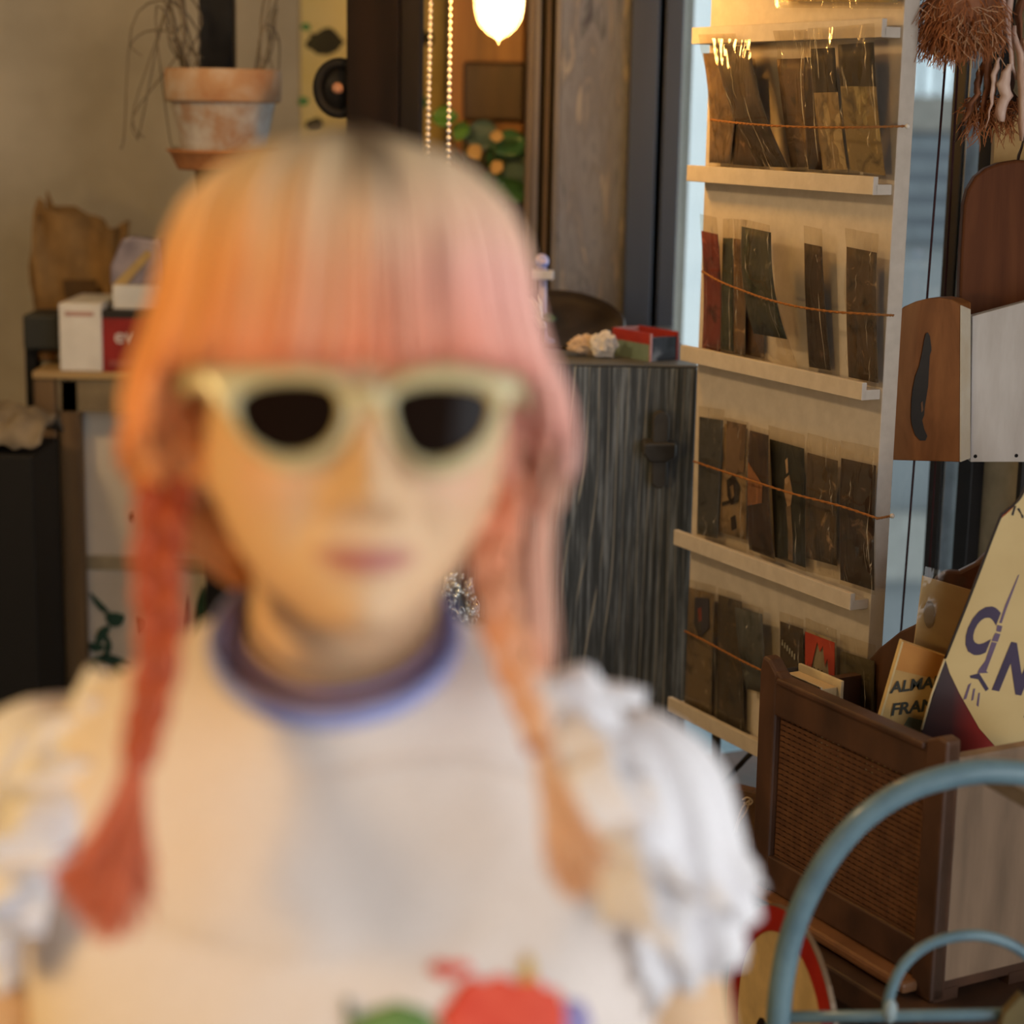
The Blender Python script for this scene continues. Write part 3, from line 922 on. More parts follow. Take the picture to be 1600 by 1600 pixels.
# small red and green box lying open
rbx = thing('card_box', P(1008, 566, YC + .06), 'small red and green paper box lying open on the cabinet', 'box')
ra = V((xat(955, YC + .10, 560), YC + .10, zc)); rb2 = V((xat(1015, YC + .03, 560), YC + .03, zc)); rc2 = V((xat(1059, YC + .055, 560), YC + .055, zc))
u1 = (rb2 - ra); u2 = (rc2 - rb2); L1 = u1.length; L2 = u2.length; u1.normalize(); u2.normalize()
H1 = P(955, 521, YC + .10).z - zc
H2 = P(1015, 533, YC + .03).z - zc
m_red = M('red box card', (150, 44, 34), (132, 34, 28), rough=.5)
m_grn = M('dull green box card', (112, 132, 122), (98, 118, 108), rough=.5)
m_pink = M('pinkish card edge', (224, 170, 176), rough=.7)
m_photo = M_stops('dark photo print', [(.35, (30, 30, 36)), (.55, (70, 74, 84)), (.7, (170, 176, 186))], scale=28, rough=.3)
tk = V((-u1.y, u1.x, 0)) * .002
Hh = .036
MB().frame_box(ra, u1, V((u1.y, -u1.x, 0)) * -1, EZ, (0, L1), (0, .003), (0, Hh * .60)).build('green_side', m_grn, rbx, smooth=False)
MB().frame_box(ra, u1, V((u1.y, -u1.x, 0)) * -1, EZ, (0, L1), (0, .003), (Hh * .60, Hh)).build('red_side', m_red, rbx, smooth=False)
far_o = ra + u2 * L2
MB().frame_box(far_o, u1, V((u1.y, -u1.x, 0)) * -1, EZ, (0, L1), (-.003, 0), (0, Hh + .001)).build('back_side', m_red, rbx, smooth=False)
MB().frame_box(ra, u2, u1, EZ, (0, L2), (0, .002), (0, Hh)).build('end_flap', m_pink, rbx, smooth=False)
MB().frame_box(rb2, u2, -u1, EZ, (.003, L2 - .002), (0, .004), (0, Hh * .86)).build('photo_end', m_photo, rbx, smooth=False)
for (s0, s1) in ((0, .003), (L2 - .003, L2)):
    MB().frame_box(rb2, u2, -u1, EZ, (s0, s1), (-.001, .003), (0, Hh)).build('card_edge', m_pink if s0 == 0 else m_red, rbx, smooth=False)

# lavender figurine on a stem
fg = thing('lavender_ornament', V((xat(848, YC + .2, 500), YC + .2, zc)), 'lavender post ornament topped with a small blue ball on the cabinet', 'ornament')
m_lav = M('lavender paint', (158, 156, 190), (140, 138, 172), rough=.4)
fx = xat(848, YC + .2, 430); yv = YC + .2
zb_ = P(848, 500, yv).z; zp = P(848, 436, yv).z
MB().lathe(V((fx, yv, zc)), [(.022, 0), (.022, .006), (.008, .01), (.006, .02), (.006, zp - zc)], 20).build('post', m_lav, fg)
MB().box((fx - .017, fx + .015), (yv - .015, yv + .015), (zp, zp + .012)).build('platform', M('pale grey lavender', (186, 190, 204), rough=.4), fg, smooth=False, bevel=.002)
MB().lathe(V((fx - .002, yv, zp + .012)), [(.008, 0), (.008, .004)], 16).build('collar', m_lav, fg)
MB().sphere(V((fx - .002, yv, zp + .024)), .0105).build('ball', M_stops('blue marbled ball', [(.3, (90, 110, 190)), (.5, (130, 150, 220)), (.7, (214, 190, 200))], scale=70, rough=.2), fg)
ft = thing('white_feather_tuft', V((xat(832, YC + .17, 490), YC + .17, zc)), 'white feather tuft with a green leaf beside the lavender ornament', 'feathers')
mbf = MB(); rf = random.Random(8)
f0 = P(845, 508, YC + .17); f0.z = max(f0.z, zc + .002)
for k in range(46):
    e = P(rf.uniform(800, 845), rf.uniform(462, 500), YC + .17) + V((0, rf.uniform(-.02, .02), 0))
    mbf.tube(spline([f0 + V((rf.uniform(-.006, .006), rf.uniform(-.008, .008), -.004)), (f0 + e) / 2 + V((0, 0, .008)), e], 6), [.0016, .0022, .002, .0016, .001, .0004], 4)
mbf.build('feathers', M('white feather', (232, 236, 236), rough=.9), ft)
leaf(P(856, 498, YC + .165), .012, V((0, -.6, .8)), V((1, 0, .1)), M('dark green feather leaf', (60, 92, 76), rough=.6), par=ft)
MB().tube([V((f0.x, f0.y, zc)), f0], .004, 8).build('stem', m_stem, ft)

# ================================================================== postcard rack
R0 = P(1397, 300, 2.08); R0 = V((R0.x, R0.y, 0))


def rp(px, py, off=0.0):
    return on_plane(px, py, R0 + N_H * off, N_H)


def rs(p):
    return (p - R0).dot(E_H)


m_rack = M('white painted board', (198, 190, 180), (188, 180, 170), rough=.75, scale=60, b=.05)
s_l = rs(rp(1100, 300)); s_r = 0.0
z_bot = rp(1062, 1120).z
z_top = CAM.z + .30
ztab = P(1458, 1568, 1.76).z
rack = thing('postcard_rack', R0 + E_H * (s_l / 2) + V((0, 0, ztab)), 'white wooden postcard display rack with narrow ledges beside the window', 'display rack')


def rbox(s, n, z):
    return MB().frame_box(R0, E_H, N_H, EZ, s, n, z)


rbox((s_l, s_r), (-.020, 0), (z_bot, z_top)).build('back_panel', m_rack, rack, smooth=False, bevel=.001)
LED = [(1081, 69), (1073, 283), (1063, 563), (1053, 851)]
zl = [rp(a, b, .024).z for a, b in LED]
zl.append(rp(1043, 1111, .024).z)
zl = [z_top - .02] + zl
for z in zl[1:]:
    lg = rbox((s_l - .002, s_r - .004), (0, .024), (z, z + .011)).build('ledge', m_rack, rack, smooth=False, bevel=.0007)
    rbox((s_l - .002, s_r - .004), (.018, .0245), (z, z + .019)).build('lip', m_rack, lg, smooth=False, bevel=.0007)
m_wire = M('black iron wire', (34, 32, 32), rough=.5)
ea, eb, ec = rp(1180, 1170, -.03), rp(1127, 1226, -.03), rp(1122, 1300, -.03)
for pts in ([ea, eb], [eb, V((eb.x, eb.y, ztab))], [rp(1330, 1100, -.03), V((rp(1330, 1100, -.03).x, rp(1330, 1100, -.03).y, ztab))]):
    MB().tube([pts[0], pts[1]], .0035, 8).build('stand_wire', m_wire, rack)
for s_ in (s_l + .06, s_r - .05):
    p = R0 + E_H * s_ - N_H * .01
    MB().tube([V((p.x, p.y, ztab)), V((p.x, p.y, z_bot + .03))], .006, 8).build('support', m_wire, rack)

m_sleeve = M_film('clear sleeve film', tint=(238, 232, 220), gloss=.0, rough=.14, b=.35, bscale=16, haze=.018)
m_sleeve2 = M_film('crinkled sleeve film', tint=(238, 232, 220), gloss=.01, rough=.09, b=.45, bscale=24, haze=.024)


def photo(name, dark, mid, light, scale, seed, rough=.55):
    mt, nt, bs = new_mat(name)
    dark, mid, light = [tuple(min(235, c * k + 6) for c in q) for q, k in ((dark, .78), (mid, .95), (light, 1.2))]
    bs.inputs['Roughness'].default_value = rough; bs.inputs['Specular IOR Level'].default_value = .12
    tc = nt.nodes.new('ShaderNodeTexCoord'); mp = nt.nodes.new('ShaderNodeMapping')
    mp.inputs['Location'].default_value = (seed * 3.7, seed * 1.3, seed * 2.1)
    nt.links.new(tc.outputs['Object'], mp.inputs['Vector'])
    f = noise_node(nt, mp.outputs['Vector'], scale, 5, .55, .7)
    nt.links.new(ramp(nt, f, [(.30, dark), (.48, mid), (.62, mid), (.74, light)]), bs.inputs['Base Color'])
    return mt


def sheet(mb, c, o0, o1, bend, nu=8, nv=10, inset=0.0, wob=0.0, seed=0, top=1.0, bot=0.0):
    """curved sheet whose corners lie on the pixel quad c = TL, TR, BR, BL at offsets o0 (bottom) and o1 (top) from the rack panel"""
    TL, TR, BR, BL = [rp(x, y, o1 if k < 2 else o0) for k, (x, y) in enumerate(c)]

    def fn(i, j):
        u = inset + (1 - 2 * inset) * i / (nu - 1)
        v = lerp(bot, top, j / (nv - 1))
        p = lerp(lerp(BL, BR, u), lerp(TL, TR, u), v)
        off = bend * math.sin(PI * min(v, 1)) * 1.0
        if wob:
            off += wob * noise.noise(V((u * 3 + seed, v * 4, seed))) + wob * .6 * noise.noise(V((u * 8, v * 9 + seed, seed)))
        return p + N_H * off
    mb.grid(fn, nu, nv)
    return mb


CN = 0
m_fold_glint = M_film('pale fold glint film', tint=(250, 244, 232), gloss=.12, rough=.25, b=0, haze=.42)  # whitish film, highlight put into the colour of the folds


def cpt(c, u, v, off0, off1):
    TL, TR, BR_, BL = [rp(x, y, off1 if k < 2 else off0) for k, (x, y) in enumerate(c)]
    return lerp(lerp(BL, BR_, u), lerp(TL, TR, u), v) + N_H * .0014




def card(label, c, colors, o0=.008, o1=.012, bend=0.0, pic_top=.86, pic_bot=.03, scale=38, crinkle=False, group=None, extra=None, inset=.03, light_bottom=None):
    """one postcard in a clear sleeve"""
    global CN
    CN += 1
    base = (rp(c[2][0], c[2][1], o0) + rp(c[3][0], c[3][1], o0)) / 2
    t = thing('postcard', base, label, 'postcard', group or 'sleeved postcards on the rack')
    pm = photo('print %d' % CN, *colors, scale, CN)
    cd_ = sheet(MB(), c, o0, o1, bend, inset=inset, top=pic_top, bot=pic_bot).build('card', pm, t, solid=.0004)
    if light_bottom:
        lm = photo('print low %d' % CN, *light_bottom[1], 45, CN + 40)
        sheet(MB(), c, o0 + .0008, o1 + .0008, bend, inset=inset, top=light_bottom[0], bot=pic_bot).build('picture', lm, cd_)
    if extra:
        extra(c, o0, o1, bend, cd_)
    sl = sheet(MB(), c, o0 + .0016, o1 + .0016, bend, nu=14, nv=20, wob=.0030 if crinkle else .0014, seed=CN * 1.7).build('sleeve', m_sleeve2 if crinkle else m_sleeve, t)
    # raised film folds, made pale to imitate highlight streaks
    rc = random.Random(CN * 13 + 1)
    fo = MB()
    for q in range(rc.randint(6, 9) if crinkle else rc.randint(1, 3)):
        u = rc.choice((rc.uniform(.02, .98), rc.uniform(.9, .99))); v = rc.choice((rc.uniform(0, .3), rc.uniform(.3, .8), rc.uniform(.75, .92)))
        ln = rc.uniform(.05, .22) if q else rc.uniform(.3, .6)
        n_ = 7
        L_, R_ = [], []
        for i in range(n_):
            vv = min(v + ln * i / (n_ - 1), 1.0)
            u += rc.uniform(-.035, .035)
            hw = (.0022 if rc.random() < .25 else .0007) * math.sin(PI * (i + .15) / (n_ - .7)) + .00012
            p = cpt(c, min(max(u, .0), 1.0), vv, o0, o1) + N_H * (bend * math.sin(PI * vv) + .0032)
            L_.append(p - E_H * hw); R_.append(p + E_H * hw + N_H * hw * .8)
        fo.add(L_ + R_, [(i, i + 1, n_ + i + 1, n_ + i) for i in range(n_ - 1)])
    fo.build('fold_glint', m_fold_glint, sl, smooth=False, kind='stuff')
    return t


DK = ((34, 24, 18), (58, 42, 30), (96, 76, 56))
BR = ((60, 44, 32), (94, 74, 56), (128, 108, 84))
PALE = ((112, 96, 70), (150, 132, 100), (184, 164, 128))
GRN = ((34, 38, 34), (64, 66, 54), (104, 98, 76))
BLU = ((50, 54, 62), (84, 88, 94), (120, 120, 118))
RED = ((84, 32, 34), (124, 54, 52), (164, 96, 84))
SEP = ((66, 48, 34), (110, 86, 60), (150, 124, 88))


def shape_on(poly, mat, name='picture'):
    def f(c, o0, o1, bend, par):
        MB().prism([cpt(c, u, v, o0, o1) + N_H * bend * math.sin(PI * v) for u, v in poly], N_H * .0004).build(name, mat, par, smooth=False)
    return f


def shapes(*fs):
    def f(*a):
        for g in fs:
            g(*a)
    return f


m_inkd = M('dark ink print', (44, 34, 28), rough=.8)
m_palep = M('pale skin print', (176, 146, 112), rough=.7)
m_redp = M('orange red print', (176, 70, 48), (160, 58, 42), rough=.7)
m_greyp = M('grey print', (160, 156, 142), rough=.7)

G1 = 'sleeved postcards on the top visible ledge'
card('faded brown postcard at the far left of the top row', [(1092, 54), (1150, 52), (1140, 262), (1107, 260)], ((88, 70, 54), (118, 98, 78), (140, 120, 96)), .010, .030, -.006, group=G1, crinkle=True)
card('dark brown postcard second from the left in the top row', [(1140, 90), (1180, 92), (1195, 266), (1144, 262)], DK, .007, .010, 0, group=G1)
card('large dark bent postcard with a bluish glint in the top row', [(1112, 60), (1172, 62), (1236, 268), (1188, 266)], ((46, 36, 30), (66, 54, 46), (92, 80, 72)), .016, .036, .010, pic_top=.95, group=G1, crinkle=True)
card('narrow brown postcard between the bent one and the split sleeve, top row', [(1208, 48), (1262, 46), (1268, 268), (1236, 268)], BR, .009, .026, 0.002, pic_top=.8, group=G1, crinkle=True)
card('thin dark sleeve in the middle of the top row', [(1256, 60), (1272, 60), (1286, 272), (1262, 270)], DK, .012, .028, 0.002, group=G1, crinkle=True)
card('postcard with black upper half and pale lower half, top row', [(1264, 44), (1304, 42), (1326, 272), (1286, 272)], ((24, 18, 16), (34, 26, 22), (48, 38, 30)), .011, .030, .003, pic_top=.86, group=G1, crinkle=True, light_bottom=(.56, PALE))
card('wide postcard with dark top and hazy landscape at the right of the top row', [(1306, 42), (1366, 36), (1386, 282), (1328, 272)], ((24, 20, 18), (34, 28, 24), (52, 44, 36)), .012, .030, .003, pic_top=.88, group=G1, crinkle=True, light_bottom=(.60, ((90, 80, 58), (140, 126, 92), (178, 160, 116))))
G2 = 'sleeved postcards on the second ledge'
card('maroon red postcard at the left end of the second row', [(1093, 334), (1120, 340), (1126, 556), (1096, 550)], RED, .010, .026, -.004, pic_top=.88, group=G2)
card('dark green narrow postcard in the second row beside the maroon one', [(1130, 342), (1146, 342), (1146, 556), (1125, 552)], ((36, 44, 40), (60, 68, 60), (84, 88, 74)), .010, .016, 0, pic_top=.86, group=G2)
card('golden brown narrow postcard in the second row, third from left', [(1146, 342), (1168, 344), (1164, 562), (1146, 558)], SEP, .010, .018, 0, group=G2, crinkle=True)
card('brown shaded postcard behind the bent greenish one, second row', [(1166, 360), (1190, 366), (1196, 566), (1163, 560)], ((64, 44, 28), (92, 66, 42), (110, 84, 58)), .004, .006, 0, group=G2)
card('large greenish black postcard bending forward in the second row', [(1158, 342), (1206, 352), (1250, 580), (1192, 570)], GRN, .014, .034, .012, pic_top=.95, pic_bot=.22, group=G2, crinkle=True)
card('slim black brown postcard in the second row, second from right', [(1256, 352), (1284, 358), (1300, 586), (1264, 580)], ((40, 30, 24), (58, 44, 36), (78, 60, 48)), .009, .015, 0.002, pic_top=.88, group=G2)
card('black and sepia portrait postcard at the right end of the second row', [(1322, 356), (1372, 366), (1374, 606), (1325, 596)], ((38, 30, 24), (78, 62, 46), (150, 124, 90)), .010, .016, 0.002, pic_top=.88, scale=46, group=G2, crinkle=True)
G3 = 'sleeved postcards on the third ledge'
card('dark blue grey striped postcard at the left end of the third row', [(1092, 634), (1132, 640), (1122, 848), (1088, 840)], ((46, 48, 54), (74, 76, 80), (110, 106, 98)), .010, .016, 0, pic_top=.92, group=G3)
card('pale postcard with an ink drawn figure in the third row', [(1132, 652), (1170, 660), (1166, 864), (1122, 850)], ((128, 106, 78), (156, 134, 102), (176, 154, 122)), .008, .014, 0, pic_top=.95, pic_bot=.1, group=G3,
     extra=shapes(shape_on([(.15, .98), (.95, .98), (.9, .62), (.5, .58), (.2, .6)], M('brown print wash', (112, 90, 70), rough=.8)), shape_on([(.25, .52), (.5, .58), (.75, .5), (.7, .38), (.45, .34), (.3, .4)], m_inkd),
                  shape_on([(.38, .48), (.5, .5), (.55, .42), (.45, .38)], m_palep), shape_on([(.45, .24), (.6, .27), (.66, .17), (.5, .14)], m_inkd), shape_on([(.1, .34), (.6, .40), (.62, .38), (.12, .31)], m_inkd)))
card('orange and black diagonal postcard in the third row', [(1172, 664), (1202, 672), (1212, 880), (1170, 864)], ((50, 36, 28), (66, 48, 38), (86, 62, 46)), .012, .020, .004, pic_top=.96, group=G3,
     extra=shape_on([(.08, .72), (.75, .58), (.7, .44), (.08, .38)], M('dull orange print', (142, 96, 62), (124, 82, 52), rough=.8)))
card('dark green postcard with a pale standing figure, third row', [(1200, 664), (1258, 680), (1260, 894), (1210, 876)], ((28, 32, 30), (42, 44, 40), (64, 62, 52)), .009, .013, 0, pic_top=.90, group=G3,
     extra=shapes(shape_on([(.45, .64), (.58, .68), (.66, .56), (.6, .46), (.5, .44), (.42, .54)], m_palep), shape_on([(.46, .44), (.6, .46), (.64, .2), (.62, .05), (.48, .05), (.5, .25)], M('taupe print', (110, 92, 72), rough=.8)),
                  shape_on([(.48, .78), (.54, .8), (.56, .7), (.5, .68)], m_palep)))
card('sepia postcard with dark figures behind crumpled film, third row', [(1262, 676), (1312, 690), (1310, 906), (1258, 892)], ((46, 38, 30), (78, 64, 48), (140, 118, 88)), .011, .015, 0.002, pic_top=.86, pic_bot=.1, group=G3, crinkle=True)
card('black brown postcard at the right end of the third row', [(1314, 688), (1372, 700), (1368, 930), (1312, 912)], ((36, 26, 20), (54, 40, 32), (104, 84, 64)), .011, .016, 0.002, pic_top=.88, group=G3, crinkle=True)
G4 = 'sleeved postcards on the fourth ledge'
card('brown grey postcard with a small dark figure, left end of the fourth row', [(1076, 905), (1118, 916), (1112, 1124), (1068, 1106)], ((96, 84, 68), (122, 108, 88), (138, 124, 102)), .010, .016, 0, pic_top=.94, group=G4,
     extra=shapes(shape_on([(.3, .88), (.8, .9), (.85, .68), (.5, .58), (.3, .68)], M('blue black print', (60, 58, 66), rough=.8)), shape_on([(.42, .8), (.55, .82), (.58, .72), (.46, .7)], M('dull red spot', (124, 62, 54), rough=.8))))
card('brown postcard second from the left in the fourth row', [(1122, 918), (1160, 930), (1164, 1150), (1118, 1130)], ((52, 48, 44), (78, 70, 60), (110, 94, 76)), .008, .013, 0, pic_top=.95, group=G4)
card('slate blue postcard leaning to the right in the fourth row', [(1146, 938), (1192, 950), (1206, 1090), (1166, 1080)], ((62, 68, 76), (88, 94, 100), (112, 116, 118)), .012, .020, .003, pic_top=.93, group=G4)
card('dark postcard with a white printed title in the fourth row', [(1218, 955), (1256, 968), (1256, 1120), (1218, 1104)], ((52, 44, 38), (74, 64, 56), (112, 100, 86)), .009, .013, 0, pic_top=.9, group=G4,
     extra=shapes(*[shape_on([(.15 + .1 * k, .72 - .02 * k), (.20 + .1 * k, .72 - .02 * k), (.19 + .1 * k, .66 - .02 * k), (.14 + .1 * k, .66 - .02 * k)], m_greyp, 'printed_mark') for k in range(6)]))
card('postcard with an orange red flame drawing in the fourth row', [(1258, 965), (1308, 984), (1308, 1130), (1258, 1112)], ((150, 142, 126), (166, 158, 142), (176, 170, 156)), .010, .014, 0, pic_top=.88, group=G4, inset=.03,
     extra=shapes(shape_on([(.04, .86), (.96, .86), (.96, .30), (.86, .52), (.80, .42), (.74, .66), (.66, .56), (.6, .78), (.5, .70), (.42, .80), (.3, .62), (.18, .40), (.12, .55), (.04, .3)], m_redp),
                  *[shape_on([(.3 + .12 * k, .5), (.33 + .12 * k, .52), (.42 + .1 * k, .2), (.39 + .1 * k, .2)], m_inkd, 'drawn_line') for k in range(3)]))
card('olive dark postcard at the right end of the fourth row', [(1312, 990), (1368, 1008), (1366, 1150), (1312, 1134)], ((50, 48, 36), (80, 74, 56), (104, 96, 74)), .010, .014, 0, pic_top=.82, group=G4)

# clear packet hanging above the top visible ledge
pkb = thing('clear_packet', rp(1310, 10, .012), 'clear cellophane packet above the top row of postcards, cut by the frame', 'packet')
cq = [(1205, -150), (1418, -160), (1410, 14), (1212, 12)]
sheet(MB(), cq, .012, .014, 0, inset=.04, top=.97, bot=.06).build('card', photo('cream pack', (178, 160, 112), (206, 190, 140), (226, 212, 168), 20, 77), pkb, solid=.0005)
sheet(MB(), cq, .014, .017, .004, nu=14, nv=14, wob=.003, seed=9).build('sleeve', m_sleeve2, pkb)

# brown twine across every row
m_twine = M('brown twine', (162, 108, 56), (130, 82, 38), rough=.9, scale=900)
m_pin = M('white pin', (226, 222, 214), rough=.4)
for lab, pts, pin in [('brown twine stretched across the top row of postcards', [(1110, 187), (1150, 192), (1200, 196), (1270, 199), (1340, 199), (1417, 197)], (1417, 197)),
                      ('brown twine sagging across the second row of postcards', [(1097, 424), (1125, 440), (1165, 456), (1200, 468), (1245, 479), (1300, 487), (1360, 491), (1396, 493)], None),
                      ('brown twine slanting across the third row of postcards', [(1084, 721), (1125, 735), (1180, 753), (1240, 772), (1310, 790), (1365, 808), (1372, 810), (1393, 806)], (1393, 806)),
                      ('brown twine slanting across the fourth row of postcards', [(1070, 986), (1100, 1001), (1130, 1017), (1170, 1038), (1230, 1066), (1300, 1098), (1372, 1120)], None)]:
    n_ = len(pts)
    t = thing('twine', rp(pts[n_ // 2][0], pts[n_ // 2][1], .03), lab, 'twine', 'twines across the postcard rows')
    mo = .052 if pts[0][1] < 600 else .034
    w3 = [rp(x, y, mo if 0 < k < (n_ - 1 if pts[0][1] < 600 else n_ - 2) else .022) for k, (x, y) in enumerate(pts)]
    if pin:
        w3[-1] = rp(pin[0], pin[1], .002)
    fib = spline(w3, 70)
    mbt = MB()
    for q in range(2):
        mbt.tube([p + V((0, 0, .0007 * math.sin(i * 1.9 + q * PI))) + N_H * (.0007 * math.cos(i * 1.9 + q * PI)) for i, p in enumerate(fib)], .0010, 5)
    mbt.build('cord', m_twine, t)
    if pin:
        MB().sphere(rp(pin[0] + 1, pin[1], .003), .0028, 10, 7).build('pin', m_pin, t)

# ================================================================== table with the cane magazine rack
m_tab = M('dark brown table wood', (84, 58, 42), (58, 40, 30), rough=.5, scale=8, stretch=(2, 2, 2), b=.1)
Lb = PZ(1179, 1398, ztab); Rb = PZ(1458, 1568, ztab)
KX = (Rb - Lb); KX.z = 0; KW = KX.length; KX.normalize()
KN = V((-KX.y, KX.x, 0)) * -1                     # outward normal of the cane side
if KN.dot(V((-1, -1, 0))) < 0:
    KN = -KN
KH = P(1462, 1168, Rb.y).z - ztab
KD = .125
tb = thing('side_table', (Lb + Rb) / 2 - KN * .1 - V((0, 0, ztab)), 'dark brown wooden table under the cane magazine rack and the postcard rack', 'table')
TO = V((Lb.x, Lb.y, 0))


def kbox(s, n, z):
    return MB().frame_box(TO, KX, KN, EZ, s, n, z)


kbox((-.42, KW + .045), (-.34, .04), (ztab - .03, ztab)).build('table_top', m_tab, tb, smooth=False, bevel=.003)
kbox((-.38, KW), (-.30, .0), (ztab - .10, ztab - .03)).build('apron', m_tab, tb, smooth=False)
for a in (-.38, KW - .03):
    for b in (-.30, -.03):
        kbox((a, a + .05), (b, b + .05), (0, ztab - .03)).build('leg', m_tab, tb, smooth=False, bevel=.004)

m_cane_w = M('brown walnut', (92, 64, 48), (66, 46, 36), rough=.42, scale=9, stretch=(2, 2, 1), b=.12)
m_cane = M('brown cane', (104, 70, 46), (84, 54, 36), rough=.6, scale=60)
m_endw = M('grey brown board', (150, 126, 104), (122, 102, 84), rough=.6, scale=10, stretch=(3, 3, .5), b=.15)
mg = thing('magazine_rack', (Lb + Rb) / 2 - KN * KD / 2, 'brown wooden magazine rack with woven cane side full of books', 'magazine rack')
z0 = ztab


def kprism(pts, n0, n1):
    """pts (s, z) outline on the cane side, from depth n0 to n1"""
    return MB().prism([TO + KX * s + KN * n0 + V((0, 0, z0 + z)) for s, z in pts], KN * (n1 - n0))


ft_ = .012
fh = .032
kprism([(-.012, .0), (.03, 0), (.026, fh), (.026, KH), (.012, KH + .012), (.0, KH + .014), (-.004, KH - .004), (-.002, .02)], -.014, .004).build('stile', m_cane_w, mg, smooth=False, bevel=.003)
kprism([(KW - .03, 0), (KW, 0), (KW, KH + .006), (KW - .012, KH + .008), (KW - .03, KH)], -.014, .004).build('stile', m_cane_w, mg, smooth=False, bevel=.003)
kprism([(.02, KH - .046), (KW - .02, KH - .046), (KW - .02, KH - .004), (KW - .035, KH - .006), (.04, KH - .006), (.026, KH + .002), (.02, KH + .002)], -.012, .003).build('top_rail', m_cane_w, mg, smooth=False, bevel=.002)
kprism([(.03, KH - .010), (KW - .03, KH - .010), (KW - .03, KH - .003), (.03, KH - .003)], -.013, .0075).build('top_moulding', m_cane_w, mg, smooth=False, bevel=.002)
kprism([(.02, .018), (KW - .02, .018), (KW - .02, .055), (.02, .055)], -.012, .003).build('bottom_rail', m_cane_w, mg, smooth=False, bevel=.002)
kprism([(-.02, .004), (KW - .02, .004), (KW - .02, .016), (-.02, .016)], -.004, .022).build('foot_moulding', M('tan brown moulding', (134, 92, 60), (110, 74, 48), rough=.5, scale=20), mg, smooth=False, bevel=.004)
cane = MB()
c_s0, c_s1, c_z0, c_z1 = .028, KW - .03, .054, KH - .046
nvx, nvz = 26, 26
for i in range(nvx + 1):
    s = lerp(c_s0, c_s1, i / nvx)
    cane.frame_box(TO, KX, KN, EZ, (s - .0021, s + .0021), (-.006, -.0045), (z0 + c_z0, z0 + c_z1))
for j in range(nvz + 1):
    z = z0 + lerp(c_z0, c_z1, j / nvz)
    cane.frame_box(TO, KX, KN, EZ, (c_s0, c_s1), (-.0047, -.003), (z - .0021, z + .0021))
cane.build('cane_weave', m_cane, mg, smooth=False)
# end board facing the viewer, back board with a swung top, bottom board
kbox((KW - .016, KW - .001), (-KD, -.012), (z0 + .018, z0 + KH - .012)).build('end_board', m_endw, mg, smooth=False, bevel=.002)
kbox((KW - .02, KW), (-.012, .003), (z0 + 0, z0 + KH + .004)).build('corner_post', M('worn pale corner wood', (168, 152, 138), (140, 122, 106), rough=.6, scale=20), mg, smooth=False, bevel=.003)
kbox((.0, .012), (-KD, -.012), (z0 + .018, z0 + KH - .02)).build('end_board', m_cane_w, mg, smooth=False)
kbox((.0, KW - .001), (-KD, -.0), (z0 + .010, z0 + .020)).build('bottom_board', m_cane_w, mg, smooth=False)
for s in (.0, KW - .03):
    for nn in (-KD, -.03):
        kbox((s, s + .03), (nn, nn + .03), (z0, z0 + .012)).build('foot', m_cane_w, mg, smooth=False)


def kp(px, py, off):
    return on_plane(px, py, TO + KN * off, KN)


topc = [(1226, 1112), (1262, 1095), (1311, 1067), (1342, 1046), (1374, 1011), (1405, 986), (1430, 974), (1446, 985), (1456, 1010), (1458, 1060), (1458, 1130)]
tp = [kp(a, b, -KD) for a, b in topc]
tp = [p for p in tp if (p - TO).dot(KX) < KW + .06]
outl = tp + [V((tp[-1].x, tp[-1].y, z0 + .01)), V((tp[0].x, tp[0].y, z0 + .01))]
MB().prism(outl, -KN * .012).build('back_board', m_cane_w, mg, smooth=False, bevel=.003)

tag(MB().prism([P(a, b, 2.02) for a, b in [(1462, 905), (1480, 892), (1500, 893), (1526, 880), (1549, 858), (1600, 836), (1660, 830), (1660, 1240), (1470, 1240)]], V((0, .012, 0))).build('carved_panel', m_cane_w, smooth=False, bevel=.003),
    'dark brown board with a swung top edge behind the cinema card', 'board')

# books and papers standing in the rack
m_page = M('cream page edges', (206, 182, 140), (190, 164, 122), rough=.9, scale=200, stretch=(8, 8, .3))
m_cover = M('dark olive cloth cover', (66, 54, 42), rough=.7)
m_covedge = M('cream cover edge', (216, 200, 166), rough=.8)
bk = thing('thick_book', kp(1262, 1070, -.05), 'thick old book with cream pages sticking up from the magazine rack', 'book')
p1 = kp(1216, 1036, -.035); p2 = kp(1278, 1084, -.035)
s1_ = (p1 - TO).dot(KX); s2_ = (p2 - TO).dot(KX)
ztp = (p1.z + p2.z) / 2
kbox((s1_ + .002, s2_ - .002), (-.062, -.037), (z0 + .03, ztp - .004)).build('page_block', m_page, bk, smooth=False, bevel=.001)
kbox((s1_, s2_), (-.037, -.034), (z0 + .03, ztp)).build('cover', m_cover, bk, smooth=False, bevel=.0008)
kbox((s1_, s2_ + .004), (-.066, -.062), (z0 + .03, ztp + .004)).build('cover', m_covedge, bk, smooth=False, bevel=.0008)
kbox((s1_ - .003, s1_), (-.066, -.034), (z0 + .03, ztp)).build('spine', m_cover, bk, smooth=False, bevel=.001)
kbox((s1_ + .004, s2_), (-.0405, -.0385), (ztp - .006, ztp - .001)).build('cover_edge', m_covedge, bk, smooth=False)

backing = kbox((KW * .50, KW * .86), (-.022, -.020), (z0 + .03, z0 + .135))  # added pale sheet, stands in for light shining through the cane
tag(backing.build('cream_backing', M('cream paper', (226, 214, 184), rough=.8), smooth=False), 'added cream sheet behind the lower cane corner, imitating light through the weave', 'backing sheet')


